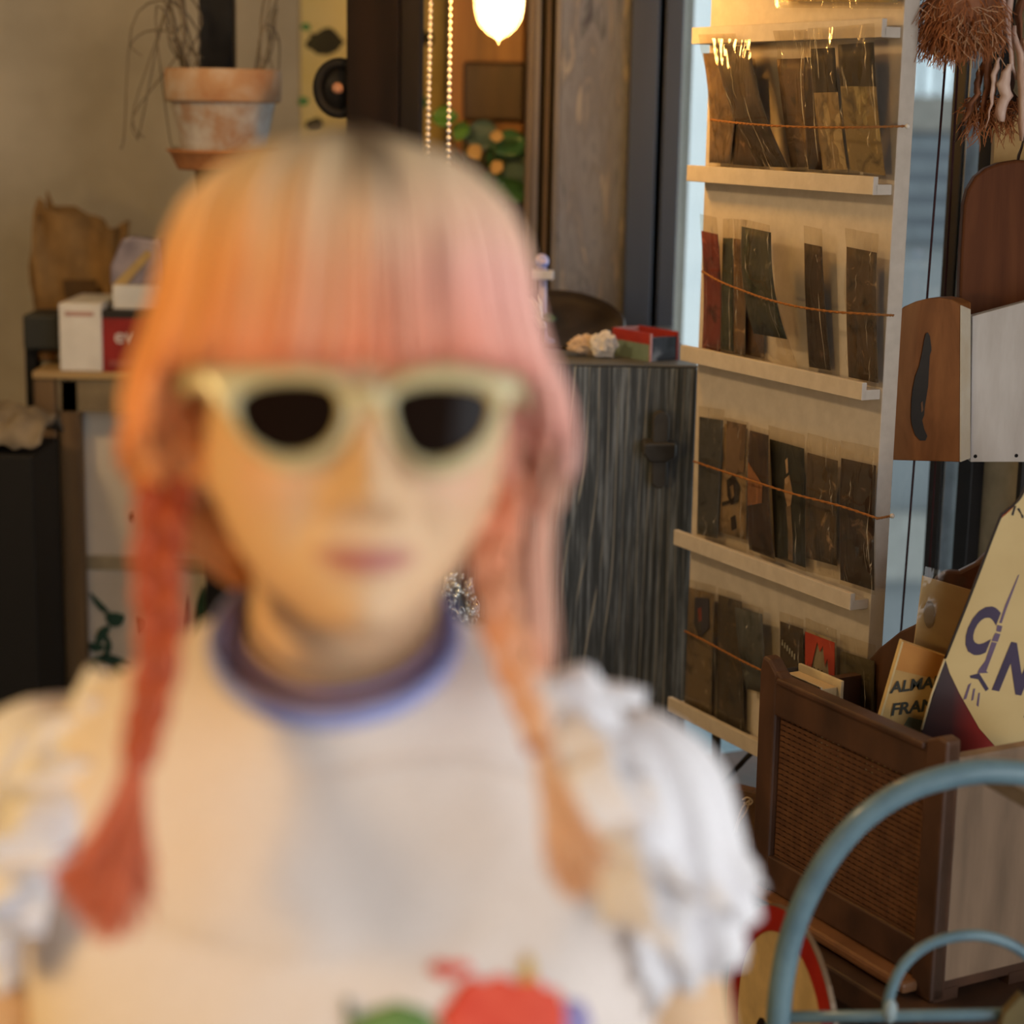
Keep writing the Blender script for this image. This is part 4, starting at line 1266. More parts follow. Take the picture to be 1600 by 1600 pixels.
def flat(pts, Y, lean=0.0, ycen=None):
    out = []
    for a, b in pts:
        p = P(a, b, Y)
        if lean:
            z_ = P(1450, ycen, Y).z
            p = P(a, b, Y + (p.z - z_) * lean)
        out.append(p)
    return out


def axes(px, py, Y, ang):
    a = math.radians(ang)
    return P(px, py, Y), V((math.cos(a), 0, math.sin(a))), V((-math.sin(a), 0, math.cos(a)))


ya = 1.93
al = thing('almanac', P(1420, 1170, ya), 'orange and cream paperback reading ALMAN FRAN tilted in the magazine rack', 'book')
MB().prism(flat([(1412, 1003), (1500, 1034), (1458, 1210), (1352, 1210)], ya), V((0, .010, 0))).build('cover', M('cream yellow cover', (206, 172, 110), (190, 154, 94), rough=.6, scale=12), al, smooth=False)
MB().prism(flat([(1412, 1003), (1500, 1034), (1492, 1068), (1399, 1046)], ya - .0005), V((0, -.0004, 0))).build('orange_patch', M('orange cover print', (196, 138, 66), (178, 118, 52), rough=.6, scale=20), al, smooth=False)
MB().prism(flat([(1420, 1120), (1450, 1128), (1446, 1160), (1402, 1150)], ya - .0005), V((0, -.0004, 0))).build('green_patch', M('grey green print', (110, 116, 92), rough=.6), al, smooth=False)
MB().prism(flat([(1382, 1152), (1440, 1160), (1430, 1190), (1376, 1180)], ya - .0005), V((0, -.0004, 0))).build('dark_patch', M('dark teal print', (52, 62, 58), rough=.6), al, smooth=False)
m_alt = M('dark teal lettering', (58, 62, 58), rough=.6)
for tx, cx, cy, sz in [('ALMAN', 1433, 1070, .0165), ('FRAN', 1424, 1106, .0175)]:
    o_, a_, b_ = axes(cx, cy, ya - .0014, 9)
    text_mb(tx, sz, o_, a_, b_, shear=.28, bold=.03).build('lettering', m_alt, al, smooth=False)
MB().prism(flat([(1412, 1003), (1409, 1003), (1349, 1210), (1352, 1210)], ya - .001), V((0, .012, 0))).build('spine', M('pale worn spine', (222, 200, 150), rough=.7), al, smooth=False)

yp = 1.965
pm = thing('sleeved_pamphlet', P(1470, 1000, yp), 'cream pamphlet in a clear sleeve behind the orange paperback', 'pamphlet')
MB().prism(flat([(1442, 900), (1526, 925), (1506, 1060), (1424, 1040)], yp), V((0, .002, 0))).build('paper', M_stops('cream pamphlet print', [(.3, (188, 170, 132)), (.6, (204, 188, 150))], scale=14, rough=.7), pm, smooth=False)
MB().prism([P(1452 + 9 * math.cos(q), 960 + 22 * math.sin(q), yp - .001) for q in [2 * PI * i / 14 for i in range(14)]], V((0, -.0004, 0))).build('printed_figure', M('faint grey print', (146, 132, 104), rough=.8), pm, smooth=False)
MB().grid(lambda i, j: lerp(lerp(P(1420, 1050, yp - .004), P(1510, 1070, yp - .004), i / 9), lerp(P(1446, 885, yp - .004), P(1534, 908, yp - .004), i / 9), j / 12) + V((0, -.003 * noise.noise(V((i * .5, j * .4, 7))), 0)), 10, 13).build('sleeve', m_sleeve2, pm)

# fan shaped card with the Eiffel tower, CINE
yf = 1.90
fan = thing('cinema_card', P(1540, 1190, yf), 'cream tapered card with purple letters and a drawn lattice tower, right edge', 'card')
m_fcream = M('cream card', (214, 190, 134), (202, 176, 120), rough=.45, scale=9)
m_purple = M('purple navy ink', (66, 52, 84), (58, 46, 76), rough=.5)
m_fdark = M('dark card edge', (44, 34, 34), rough=.5)
body_o = [(1562, 812), (1580, 795), (1592, 780), (1604, 758), (1620, 750), (1700, 748), (1790, 900), (1800, 1195), (1440, 1195), (1440, 1140), (1476, 1030)]
mt, nt, bs = new_mat('red to black card print')
bs.inputs['Roughness'].default_value = .35
tc = nt.nodes.new('ShaderNodeTexCoord'); sp = nt.nodes.new('ShaderNodeSeparateXYZ')
nt.links.new(tc.outputs['Object'], sp.inputs[0])
ca, cb_ = P(1450, 1120, yf), P(1560, 1190, yf)
mr = nt.nodes.new('ShaderNodeMapRange'); mr.inputs[1].default_value = ca.x - .004; mr.inputs[2].default_value = cb_.x
nt.links.new(sp.outputs[0], mr.inputs[0])
nt.links.new(ramp(nt, mr.outputs[0], [(0, (40, 26, 28)), (.35, (58, 30, 32)), (.8, (150, 34, 28)), (1, (176, 44, 32))]), bs.inputs['Base Color'])
MB().prism(flat(body_o, yf), V((0, .004, 0))).build('card', mt, fan, smooth=False, bevel=.0008)
cream_o = [(1562, 812), (1580, 796), (1592, 782), (1604, 760), (1620, 752), (1700, 750), (1785, 900), (1796, 1195), (1585, 1195), (1560, 1172), (1530, 1138), (1500, 1085), (1484, 1052), (1477, 1030)]
MB().prism(flat(cream_o, yf - .0004), V((0, -.0006, 0))).build('cream_field', m_fcream, fan, smooth=False)
MB().tube(flat([(1440, 1140), (1456, 1084), (1476, 1030)], yf - .0012), .0012, 6).build('rim_line', M('pale rim line', (206, 190, 150), rough=.5), fan)
MB().tube(spline(flat([(1477, 1028), (1520, 920), (1560, 815), (1570, 800), (1592, 780), (1604, 757)], yf - .0005), 30), .0014, 6).build('rim_line', m_fdark, fan)
for cx, cy, sz, an, ch in [(1527, 988, .066, -10, 'C'), (1582, 1048, .068, -10, 'N'), (1622, 1090, .066, -10, 'E')]:
    o_, a_, b_ = axes(cx, cy, yf - .0013, an)
    mbx = text_mb(ch, sz, o_, a_ * (.56 if ch == 'C' else .62), b_, shear=.22, bold=.045)
    for p in mbx.v:
        p.y -= .0003
    mbx.build('letter', m_purple, fan, smooth=False)


def fk(x, y):           # crop pixel (1280,720 + .3125) -> frame pixel
    return (1280 + x * .3125, 720 + y * .3125)


m_tower = M('violet grey tower ink', (112, 92, 122), (96, 78, 108), rough=.5)
tow = [[(1000, 570), (995, 570), (930, 720), (900, 810), (912, 812), (940, 730)], [(890, 820), (915, 826), (908, 856), (885, 852)], [(880, 860), (906, 866), (892, 905), (862, 900)],
       [(862, 905), (888, 910), (835, 1050), (845, 1060), (790, 1062), (800, 1040), (830, 1000)], [(752, 1074), (800, 1062), (848, 1140), (832, 1152), (795, 1092), (756, 1086)],
       [(745, 1120), (760, 1110), (735, 1190), (720, 1195)], [(770, 1140), (780, 1138), (770, 1195), (760, 1200)], [(796, 1160), (804, 1160), (796, 1230), (786, 1222)]]
for poly in tow:
    MB().prism(flat([fk(*q) for q in poly], yf - .0012), V((0, -.0004, 0))).build('drawn_tower', m_tower if len(poly) != 6 or poly[0][0] != 752 else m_purple, fan, smooth=False)
for poly in ([(975, 225), (985, 225), (970, 275), (960, 270)], [(988, 240), (1000, 235), (1012, 285), (1022, 286), (1020, 272)]):
    MB().prism(flat([fk(*q) for q in poly], yf - .0012), V((0, -.0004, 0))).build('drawn_mark', m_fdark, fan, smooth=False)

# small things behind the magazine rack, on the table
pz0 = PZ(1160, 1312, ztab)
cpk = thing('bagged_cards', pz0, 'clear bag of brown cards tied with white string under the postcard rack', 'packet')
bl = P(1132, 1305, pz0.y); br_ = P(1195, 1330, pz0.y - .03)
hz = P(1140, 1224, pz0.y).z - ztab
ux = (br_ - bl); ux.z = 0; uL = ux.length; ux.normalize(); uy = V((-ux.y, ux.x, 0))
if uy.y > 0:
    uy = -uy
pbase = V((bl.x, bl.y, ztab))
MB().frame_box(pbase, ux, uy, EZ, (.002, uL), (-.02, 0), (0, hz * .93)).build('cards', photo('bag cards', (64, 44, 32), (104, 76, 56), (140, 112, 84), 30, 51), cpk, smooth=False)
MB().grid(lambda i, j: pbase + ux * (uL * i / 7) + uy * (.003 + .002 * noise.noise(V((i, j, 3)))) + V((0, 0, hz * j / 9)), 8, 10).build('bag', m_sleeve2, cpk)
sk = P(1168, 1254, pz0.y - .02)
stg = MB()
for d_ in ([(1172, 1250), (1160, 1262), (1150, 1290), (1146, 1300)], [(1172, 1250), (1166, 1268), (1154, 1285), (1150, 1300)], [(1160, 1250), (1168, 1246), (1176, 1252), (1170, 1258), (1162, 1254)]):
    stg.tube(spline([P(a, b, pz0.y - .035) for a, b in d_], 14), .0011, 5)
stg.build('string', M('white string', (232, 214, 196), rough=.8), cpk)
oc = PZ(1100, 1262, ztab)
tag(MB().prism([P(a, b, oc.y) for a, b in [(1088, 1176), (1116, 1212), (1116, 1262), (1060, 1262), (1060, 1170)]], V((0, .006, 0))).build('orange_card', M('orange brown card', (176, 112, 72), rough=.7), smooth=False),
    'orange brown card standing beside the white sleeve ruffle', 'card')

# round red rimmed sign and dark books in front of the table (standing on a low crate)
ysg = 1.70
sgc = P(1222, 1612, ysg)
sgn = thing('round_sign', sgc - V((0, 0, .118)), 'round cream sign with a thick red border behind the blue hoop chair', 'sign')
sn = V((-.955, -.30, .05)).normalized()
sxr = sn.cross(EZ).normalized() * -1
szr = sn.cross(sxr).normalized()
if szr.z < 0:
    szr = -szr
RS = .116


def disc(r0, r1, off, th, n=48):
    mb = MB()
    mb.grid(lambda i, j: sgc + sn * (off if j in (0, 1, 4) else off + th) + (sxr * math.cos(2 * PI * i / n) + szr * math.sin(2 * PI * i / n)) * (r0, r1, r1, r0, r0)[j], n, 5, closed=True)
    return mb


disc(RS * .80, RS, 0, .004).build('red_border', M('red enamel', (166, 40, 30), (148, 30, 24), rough=.35, scale=20), sgn, smooth=False)
disc(.001, RS * .80, 0, .003).build('cream_field', M('cream enamel', (214, 188, 138), rough=.4), sgn, smooth=False)
disc(RS, RS * 1.015, -.001, .005).build('metal_rim', M('tarnished rim', (150, 130, 110), rough=.4, metal=.5), sgn, smooth=False)
for (a, b) in ((-.3, -.2), (.35, -.05)):
    MB().prism([sgc + sn * .0032 + sxr * (RS * (a + .12 * math.cos(q))) + szr * (RS * (b + .18 * math.sin(q))) for q in [2 * PI * i / 12 for i in range(12)]], sn * .0005).build('printed_mark', M('black enamel', (30, 24, 26), rough=.4), sgn, smooth=False)
crz = sgc.z - RS * 1.02
cr = thing('wooden_crate', V((sgc.x, sgc.y + .02, 0)), 'dark wooden crate under the round sign, mostly below the frame', 'crate')
for k in range(4):
    z_ = crz - .02 - k * .10
    MB().box((sgc.x - .13, sgc.x + .10), (sgc.y - .11, sgc.y - .10), (z_ - .08, z_)).build('slat', m_tab, cr, smooth=False)
    MB().box((sgc.x - .13, sgc.x + .10), (sgc.y + .03, sgc.y + .04), (z_ - .08, z_)).build('slat', m_tab, cr, smooth=False)
for fx_ in (sgc.x - .13, sgc.x + .07):
    MB().box((fx_, fx_ + .03), (sgc.y - .10, sgc.y + .03), (0, crz - .012)).build('post', m_tab, cr, smooth=False)
MB().box((sgc.x - .13, sgc.x + .10), (sgc.y - .11, sgc.y + .04), (crz - .012, crz)).build('top_board', m_tab, cr, smooth=False)

dk = thing('dark_book', P(1180, 1560, 1.86), 'dark grey book standing behind the white sleeve, left of the round sign', 'book')
MB().prism([P(a, b, 1.86) for a, b in [(1150, 1392), (1206, 1424), (1204, 1640), (1146, 1640)]], V((0, .02, 0))).build('cover', M('dark grey book cover', (62, 58, 60), (48, 44, 46), rough=.6), dk, smooth=False)
MB().prism([P(a, b, 1.858) for a, b in [(1148, 1392), (1164, 1401), (1162, 1640), (1144, 1640)]], V((0, -.001, 0))).build('spine', M('dark plum spine', (58, 40, 42), rough=.6), dk, smooth=False)
zb2 = P(1175, 1640, 1.86).z
MB_low = thing('low_stool', V((P(1175, 1640, 1.9).x, 1.9, 0)), 'low dark stool carrying the dark grey book, below the frame', 'stool')
xs_ = P(1175, 1640, 1.88).x
MB().box((xs_ - .10, xs_ + .035), (1.845, 1.925), (zb2 - .02, zb2)).build('seat', m_tab, MB_low, smooth=False, bevel=.003)
for a_ in (-.095, .015):
    for b_ in (1.848, 1.905):
        MB().box((xs_ + a_, xs_ + a_ + .015), (b_, b_ + .017), (0, zb2 - .02)).build('leg', m_tab, MB_low, smooth=False)

# ================================================================== blue metal chair
YH = 1.52
m_blue = M('grey blue enamel', (116, 146, 158), (98, 128, 142), rough=.38, scale=30, coat=.3)
hp = [(1213, 1640), (1221, 1540), (1240, 1452), (1275, 1372), (1325, 1302), (1380, 1255), (1440, 1225), (1510, 1208), (1570, 1206), (1640, 1216), (1720, 1250), (1790, 1315), (1840, 1405), (1866, 1500), (1874, 1640)]
h3 = spline([P(a, b, YH) for a, b in hp], 60)
chair = thing('metal_chair', V(((h3[0].x + h3[-1].x) / 2, YH - .15, 0)), 'grey blue tubular metal chair with hooped back at the lower right', 'chair')
seat_z = .50
lo_l, lo_r = V((h3[0].x - .005, YH + .02, 0.0)), V((h3[-1].x + .005, YH + .02, 0.0))
MB().tube([lo_l, V((h3[0].x, YH, seat_z))] + h3 + [V((h3[-1].x, YH, seat_z)), lo_r], .0102, 14).build('back_hoop', m_blue, chair)
yb1 = P(1300, 1588, YH).z
MB().tube([P(1214, 1590, YH), P(1880, 1580, YH)], .0052, 10).build('cross_bar', m_blue, chair)
sh = [(1386, 1592), (1390, 1556), (1412, 1508), (1455, 1474), (1515, 1461), (1566, 1470), (1608, 1496), (1640, 1545), (1648, 1592)]
MB().tube(spline([P(a, b, YH) for a, b in sh], 40), .0046, 10).build('inner_hoop', m_blue, chair)
MB().sphere(P(1391, 1580, YH - .004), .0075, 10, 7, (.8, .8, 1.5)).build('weld', M('pale worn enamel', (176, 196, 200), rough=.4), chair)
xm = (h3[0].x + h3[-1].x) / 2
MB().lathe(V((xm, YH - .19, seat_z - .012)), [(.16, 0), (.175, .006), (.175, .014), (.165, .02), (.02, .016)], 48).build('seat', m_blue, chair)
for sx_ in (-1, 1):
    MB().tube([V((xm + sx_ * .13, YH - .30, seat_z - .008)), V((xm + sx_ * .16, YH - .36, 0))], .0095, 12).build('leg', m_blue, chair)
    MB().tube([V((xm + sx_ * .165, YH - .015, seat_z - .004)), V((xm + sx_ * .12, YH - .10, seat_z - .004))], .008, 10).build('seat_bracket', m_blue, chair)
lt = MB()
a_, b_ = P(1524, 1206, 1.60), P(1680, 1296, 1.56)
dl = (b_ - a_).normalized(); dv = dl.cross(EY).normalized()
lt.frame_box(a_, dl, dv, EY, (0, (b_ - a_).length), (-.006, .006), (0, .008))
tag(lt.build('wooden_lath', M('brown raw lath', (124, 100, 70), (100, 78, 52), rough=.7, scale=20), smooth=False, bevel=.001), 'thin brown wooden lath leaning behind the top of the blue hoop', 'lath')
tag(MB().prism([P(a, b, 1.50) for a, b in [(1556, 1640), (1570, 1585), (1596, 1556), (1640, 1600), (1640, 1640)]], V((0, .01, 0))).build('folded_card', M('olive card', (120, 104, 66), rough=.8), smooth=False),
    'olive brown folded card in the bottom right corner', 'card')

# ================================================================== right edge: post with box, board, dried bunch
m_dpost = M('dark post paint', (40, 34, 32), rough=.6)
xpp = P(1592, 800, 2.30).x
struct('trim_12', MB().box((xpp, xpp + .06), (2.30, 2.36), (0, 2.62)), m_dpost, smooth=False)
yx = 2.12
m_pine = M_stops('orange brown plank', [(.3, (108, 66, 32)), (.5, (132, 84, 44)), (.7, (146, 96, 52))], spec=.15, rough=.6, scale=6, stretch=(4, 4, .9), b=.1, dist=1.5)
m_paleb = M('pale worn paint', (206, 204, 202), (186, 182, 178), rough=.7, scale=12, stretch=(3, 3, .6))
wbx = thing('letter_box', P(1470, 722, yx + .05), 'wooden wall box with a dark bird silhouette on its arched front', 'wall box')
pl = [(1393, 500), (1397, 491), (1412, 479), (1430, 471), (1450, 466), (1470, 465), (1486, 468), (1500, 475), (1499, 722), (1394, 719), (1391, 715)]
pq = [P(a, b, yx) for a, b in pl]
MB().prism(pq, V((.017, .022, .0))).build('front_plank', m_pine, wbx, smooth=False, bevel=.0012)
# pale right edge of the plank
e0 = [P(1500.5, 477, yx - .0004), P(1499.5, 721.5, yx - .0004)]
MB().prism([e0[0], e0[1], e0[1] + V((.0145, .019, .001)), e0[0] + V((.0145, .019, -.006))], V((.0012, -.0006, 0))).build('plank_edge', M('pale end grain', (214, 208, 192), (200, 186, 160), rough=.8, scale=15), wbx, smooth=False)
sd_ = [(1519, 494), (1600, 472), (1668, 452), (1668, 722), (1516, 722)]
MB().prism([P(a, b, yx + .022) for a, b in sd_], V((0, .014, 0))).build('side_board', m_paleb, wbx, smooth=False, bevel=.001)
MB().prism([P(a, b, yx + .10) for a, b in [(1519, 500), (1560, 462), (1668, 440), (1668, 700), (1519, 700)]], V((0, .012, 0))).build('rear_board', M('dark brown board', (74, 48, 34), rough=.6), wbx, smooth=False)
MB().box((P(1519, 720, yx + .03).x, P(1668, 720, yx + .03).x), (yx + .036, yx + .10), (P(1519, 722, yx + .02).z, P(1519, 716, yx + .02).z)).build('floor_board', m_paleb, wbx, smooth=False)
for (a, b) in ((1524, 713), (1588, 712)):
    MB().lathe(P(a, b, yx + .022), [(.0022, 0), (.0018, .0008)], 8, axis=V((0, -1, 0))).build('nail', m_black, wbx)
bird = [(318, 862), (328, 880), (335, 930), (336, 952), (328, 975), (326, 1010), (323, 1060), (320, 1130), (310, 1190), (302, 1240), (300, 1275), (290, 1300), (300, 1345), (316, 1380), (306, 1402), (280, 1402), (255, 1375), (240, 1330), (234, 1290), (236, 1210), (242, 1150), (256, 1080), (275, 1030), (290, 960), (300, 900), (308, 868)]
MB().prism([P(1350 + a * .3125, 250 + b * .3125, yx - .0006) for a, b in bird], V((0, -.001, 0))).build('bird_silhouette', M('charred black wood', (44, 38, 32), (34, 30, 26), rough=.7, scale=40), wbx, smooth=False)
MB().prism([P(1350 + a * .3125, 250 + b * .3125, yx - .0012) for a, b in [(284, 1215), (292, 1205), (296, 1250), (286, 1262)]], V((0, -.001, 0))).build('bird_mark', M('brown gap', (110, 76, 48), rough=.7), wbx, smooth=False)
MB().box((P(1600, 700, yx + .1).x - .002, xpp + .03), (yx + .112, 2.30), (P(1600, 640, yx).z, P(1600, 600, yx).z)).build('wall_bracket', m_dpost, wbx, smooth=False)

yd = 2.2
m_board = M_stops('brown board wood', [(.3, (84, 46, 24)), (.5, (106, 62, 34)), (.7, (118, 72, 42))], spec=.15, rough=.6, scale=7, stretch=(4, 4, .4), b=.1)
bo = [(1496, 560), (1501, 400), (1506, 320), (1512, 296), (1524, 276), (1540, 263), (1560, 255), (1590, 250), (1622, 252), (1655, 262), (1680, 285), (1690, 320), (1690, 560)]
tag(MB().prism([P(a, b, yd) for a, b in bo], V((0, .018, 0))).build('cutting_board', m_board, smooth=False, bevel=.003), 'brown wooden board with rounded top hanging behind the bird box', 'board')
tag(MB().prism([P(a, b, yd + .03) for a, b in [(1556, 180), (1620, 180), (1620, 262), (1552, 262)]], V((0, .015, 0))).build('pale_block', M('pale yellow wood', (196, 164, 108), (170, 136, 84), rough=.7, scale=20), smooth=False),
    'pale yellow wood block above the rounded brown board', 'block')

# dried bulb bunch with hairy roots
yg = 2.10
m_root = M('orange brown root hair', (186, 120, 72), (140, 84, 50), rough=.8, scale=60)
m_husk = M('brown dry husk', (150, 98, 66), (104, 64, 44), rough=.7, scale=40, stretch=(3, 3, .5))
m_huskp = M('pinkish white dry leaf', (226, 204, 192), (196, 160, 144), rough=.7, scale=30, stretch=(3, 3, .5))
m_huskd = M('dark dry leaf', (72, 46, 36), (50, 32, 26), rough=.7, scale=30)
gar = thing('dried_bulb', P(1500, 110, yg), 'dried bulb hanging upside down with a bushy orange brown root beard', 'dried bulb')
gc = P(1502, 42, yg)
u_ = yg / F
MB().lathe(gc + V((0, 0, -.012)), [(.012, 0), (.034, .010), (.040, .028), (.034, .05), (.022, .075), (.014, .11), (.011, .2)], 24).build('bulb', m_husk, gar)
rts = MB(); pale = MB(); rr = random.Random(21)
for k in range(1500):
    a = rr.uniform(0, 2 * PI); q = rr.uniform(0, 1) ** .5
    top_ = gc + V((math.cos(a) * .036 * q, math.sin(a) * .036 * q, rr.uniform(-.012, .034) * q - .012 * (1 - q)))
    out_ = V((math.cos(a) * (.2 + 1.0 * q), math.sin(a) * (.2 + 1.0 * q), -.35 - 1.1 * (1 - q))).normalized()
    ln = rr.uniform(.014, .028) * (1.15 if math.cos(a) < -.2 else .95)
    pts_ = [top_]
    d_ = out_.copy()
    for st_i in range(6):
        d_ = (d_ + V((rr.uniform(-.45, .45), rr.uniform(-.45, .45), -.28 + rr.uniform(-.35, .35)))).normalized()
        pts_.append(pts_[-1] + d_ * (ln / 5))
    rts.tube(spline(pts_, 9), [.0006, .0006, .0006, .0005, .0005, .0005, .0004, .0004, .0003], 3, cap=False)
for k in range(70):
    a = rr.uniform(0, 2 * PI)
    p_ = gc + V((math.cos(a) * .03, -abs(math.sin(a)) * .034, rr.uniform(-.02, .03)))
    pts_ = [p_]
    d_ = V((rr.uniform(-1, 1), rr.uniform(-.6, 0), rr.uniform(-1, .3))).normalized()
    for st_i in range(6):
        d_ = (d_ + V((rr.uniform(-.6, .6), rr.uniform(-.4, .3), rr.uniform(-.6, .4)))).normalized()
        pts_.append(pts_[-1] + d_ * .0055)
    pale.tube(spline(pts_, 12), .0004, 3, cap=False)
pale.build('pale_hairs', M('pale root hair', (226, 186, 150), rough=.8), gar, kind='stuff')
rts.build('roots', m_root, gar, kind='stuff')
MB().tube([gc + V((0, 0, .18)), V((gc.x, gc.y, 2.62))], .002, 6).build('hanging_string', m_twine, gar)
lvs = thing('dried_leaves', P(1560, 240, yg + .03), 'bunch of dry brown and pinkish white strap leaves hanging at the top right', 'dried leaves')
rl_ = random.Random(4)
LV = [(1480, -30, 1447, 62, m_husk, 5), (1500, -30, 1462, 40, m_huskp, 4), (1530, -30, 1545, 96, m_huskd, 10), (1540, -40, 1556, 70, m_huskd, 7), (1556, -40, 1560, 80, m_huskp, 8), (1572, -40, 1566, 120, m_husk, 9),
      (1580, -40, 1588, 125, m_huskp, 9), (1600, -40, 1596, 100, m_husk, 10), (1585, 40, 1592, 220, m_huskp, 9), (1560, 90, 1540, 200, m_huskp, 9), (1575, 100, 1567, 190, m_huskp, 13), (1540, 90, 1524, 190, m_husk, 9),
      (1530, 110, 1506, 190, m_husk, 7), (1550, 100, 1552, 200, m_huskd, 11), (1580, 110, 1580, 190, m_huskd, 12), (1596, 60, 1606, 240, m_husk, 12), (1530, 150, 1494, 222, m_huskd, 5), (1565, 130, 1598, 195, m_huskd, 12),
      (1545, 60, 1535, 180, m_husk, 10), (1600, 120, 1590, 250, m_huskd, 9), (1610, 20, 1620, 200, m_huskp, 9)]
for (xa_, ya_, xb_, yb3, mt_, w_) in LV:
    dy = -.035 + rl_.uniform(-.006, .006) if mt_ is m_huskp else rl_.uniform(-.01, .03)
    a = P(xa_, ya_, yg + .03 + dy); b = P(xb_, yb3, yg + .03 + dy * .6)
    mid = (a + b) / 2 + V((rl_.uniform(-.008, .008), rl_.uniform(-.015, .005), 0))
    pth = spline([a, mid, b], 12)
    tw_ = rl_.uniform(-2.2, 2.2)
    pth = [p + V((.005 * noise.noise(V((i * .5, xa_ * .1, 2))), .004 * noise.noise(V((i * .5, xa_ * .1, 8))), 0)) for i, p in enumerate(pth)]
    mb = MB()
    mb.grid(lambda i, j: pth[j] + (V((math.cos(tw_ * j / 11), math.sin(tw_ * j / 11), 0)) * ((i - 2) / 2) * w_ * u_ * .62 * (.25 + .9 * math.sin(PI * (j + .4) / 12.2) ** .7) * (1 + .3 * noise.noise(V((j * .6, xa_, 1)))) )
            + V((0, -.004 * (1 - abs(i - 2) / 2), 0)), 5, 12)
    mb.build('leaf', mt_, lvs, solid=.0006)
fz_ = MB()
for k in range(220):
    s_ = P(rl_.uniform(1512, 1590), rl_.uniform(150, 190), yg + .03)
    e = s_ + V((rl_.uniform(-.018, .012), rl_.uniform(-.02, .01), rl_.uniform(-.034, .004)))
    fz_.tube(spline([s_, (s_ + e) / 2 + V((rl_.uniform(-.006, .006), 0, rl_.uniform(-.004, .004))), e], 5), [.0008, .0008, .0007, .0005, .0003], 3, cap=False)
fz_.build('root_hairs', m_root, lvs, kind='stuff')
MB().tube([P(1560, -40, yg + .05), V((P(1560, -40, yg + .05).x, yg + .05, 2.62))], .012, 8).build('stalk_bundle', m_husk, lvs)

# two dark red cords in front of the window
m_cord = M('dark red cord', (70, 36, 38), rough=.8)
for (xa_, ya_, xb_, yb3, lab) in [(1492, -90, 1402, 1060, 'left of the two thin dark red cords hanging before the window'), (1506, -60, 1448, 960, 'right of the two thin dark red cords hanging before the window')]:
    a, b = P(xa_, ya_, 2.24), P(xb_, yb3, 2.24)
    tag(MB().tube([V((a.x + (a.x - b.x) * .6, a.y, 2.6)), a, b, V((b.x, b.y, ztab))], .0014, 6).build('hanging_cord', m_cord), lab, 'cord', 'cords before the window')

# beaded glass ornament in front of the cabinet, seen beside the woman's neck
yo = 2.36
oc2 = P(716, 948, yo)
orn = thing('glass_ornament', V((oc2.x, yo, 0)), 'sparkling clear beaded glass ornament on a dark stand beside the neck', 'ornament')
mt, nt, bs = new_mat('clear silvery glass')
bs.inputs['Base Color'].default_value = (.82, .88, .9, 1); bs.inputs['Roughness'].default_value = .08; bs.inputs['Metallic'].default_value = .75
m_sil = mt
bd = MB(); ro = random.Random(2)
for k in range(120):
    a = ro.uniform(0, 2 * PI); zz = ro.uniform(0, 1)
    bd.sphere(oc2 + V((math.cos(a) * .026 * (1 - .4 * zz), math.sin(a) * .022, -.012 + .05 * zz)), ro.uniform(.002, .0042), 7, 5)
bd.build('beads', m_sil, orn, smooth=True)
lp = MB()
for k in range(12):
    a = ro.uniform(0, 2 * PI)
    c_ = oc2 + V((math.cos(a) * .024, math.sin(a) * .022 - .003, ro.uniform(-.012, .008)))
    lp.tube([c_ + V((.0036 * math.cos(q), 0, .010 * math.sin(q))) for q in [2 * PI * i / 16 for i in range(17)]], .0008, 5)
lp.build('wire_loops', m_sil, orn)
MB().lathe(oc2 + V((.004, 0, -.042)), [(.012, 0), (.03, .008), (.036, .022), (.034, .024), (.026, .012), (.004, .010)], 28).build('bowl', M('smoky glass', (120, 128, 130), rough=.15, metal=.3), orn)
MB().lathe(V((oc2.x + .004, yo, 0)), [(.10, 0), (.10, .01), (.012, .02), (.012, oc2.z - .045), (.03, oc2.z - .042)], 24).build('stand', m_black, orn)

# ================================================================== the woman
from mathutils.bvhtree import BVHTree
ZO = CAM.z - 1.6
DH = .96
H = Q(556, 640, DH)
YAW = math.radians(9)
hw0 = -FWD
HU = (V((1, 0, 0)) * math.cos(YAW) - hw0 * math.sin(YAW)).normalized()
HW = (hw0 * math.cos(YAW) + V((1, 0, 0)) * math.sin(YAW)).normalized()
HV = HW.cross(HU).normalized()


def hd(u, v, w):
    return H + HU * u + HV * v + HW * w


def hp(px, py, w=0.0):
    return Q(px, py, DH - w)


Xt = P(528, 1100, .97).x
Yt = .972
per = thing('person', V((Xt, Yt, 0)), 'woman with pink orange braids, cream sunglasses and a white ruffled blouse facing the camera', 'person')

HEAD = [(.125, .004, .004, .004), (.120, .030, .030, .035), (.105, .052, .052, .062), (.08, .066, .070, .082), (.05, .0725, .081, .092), (.02, .0745, .085, .096), (.0, .074, .084, .095), (-.02, .0725, .083, .088),
        (-.04, .069, .082, .074), (-.06, .061, .081, .056), (-.075, .052, .080, .040), (-.088, .041, .079, .024), (-.098, .029, .075, .006), (-.104, .022, .068, -.018), (-.107, .008, .058, -.038)]


def g(x, s):
    return math.exp(-(x / s) ** 2)


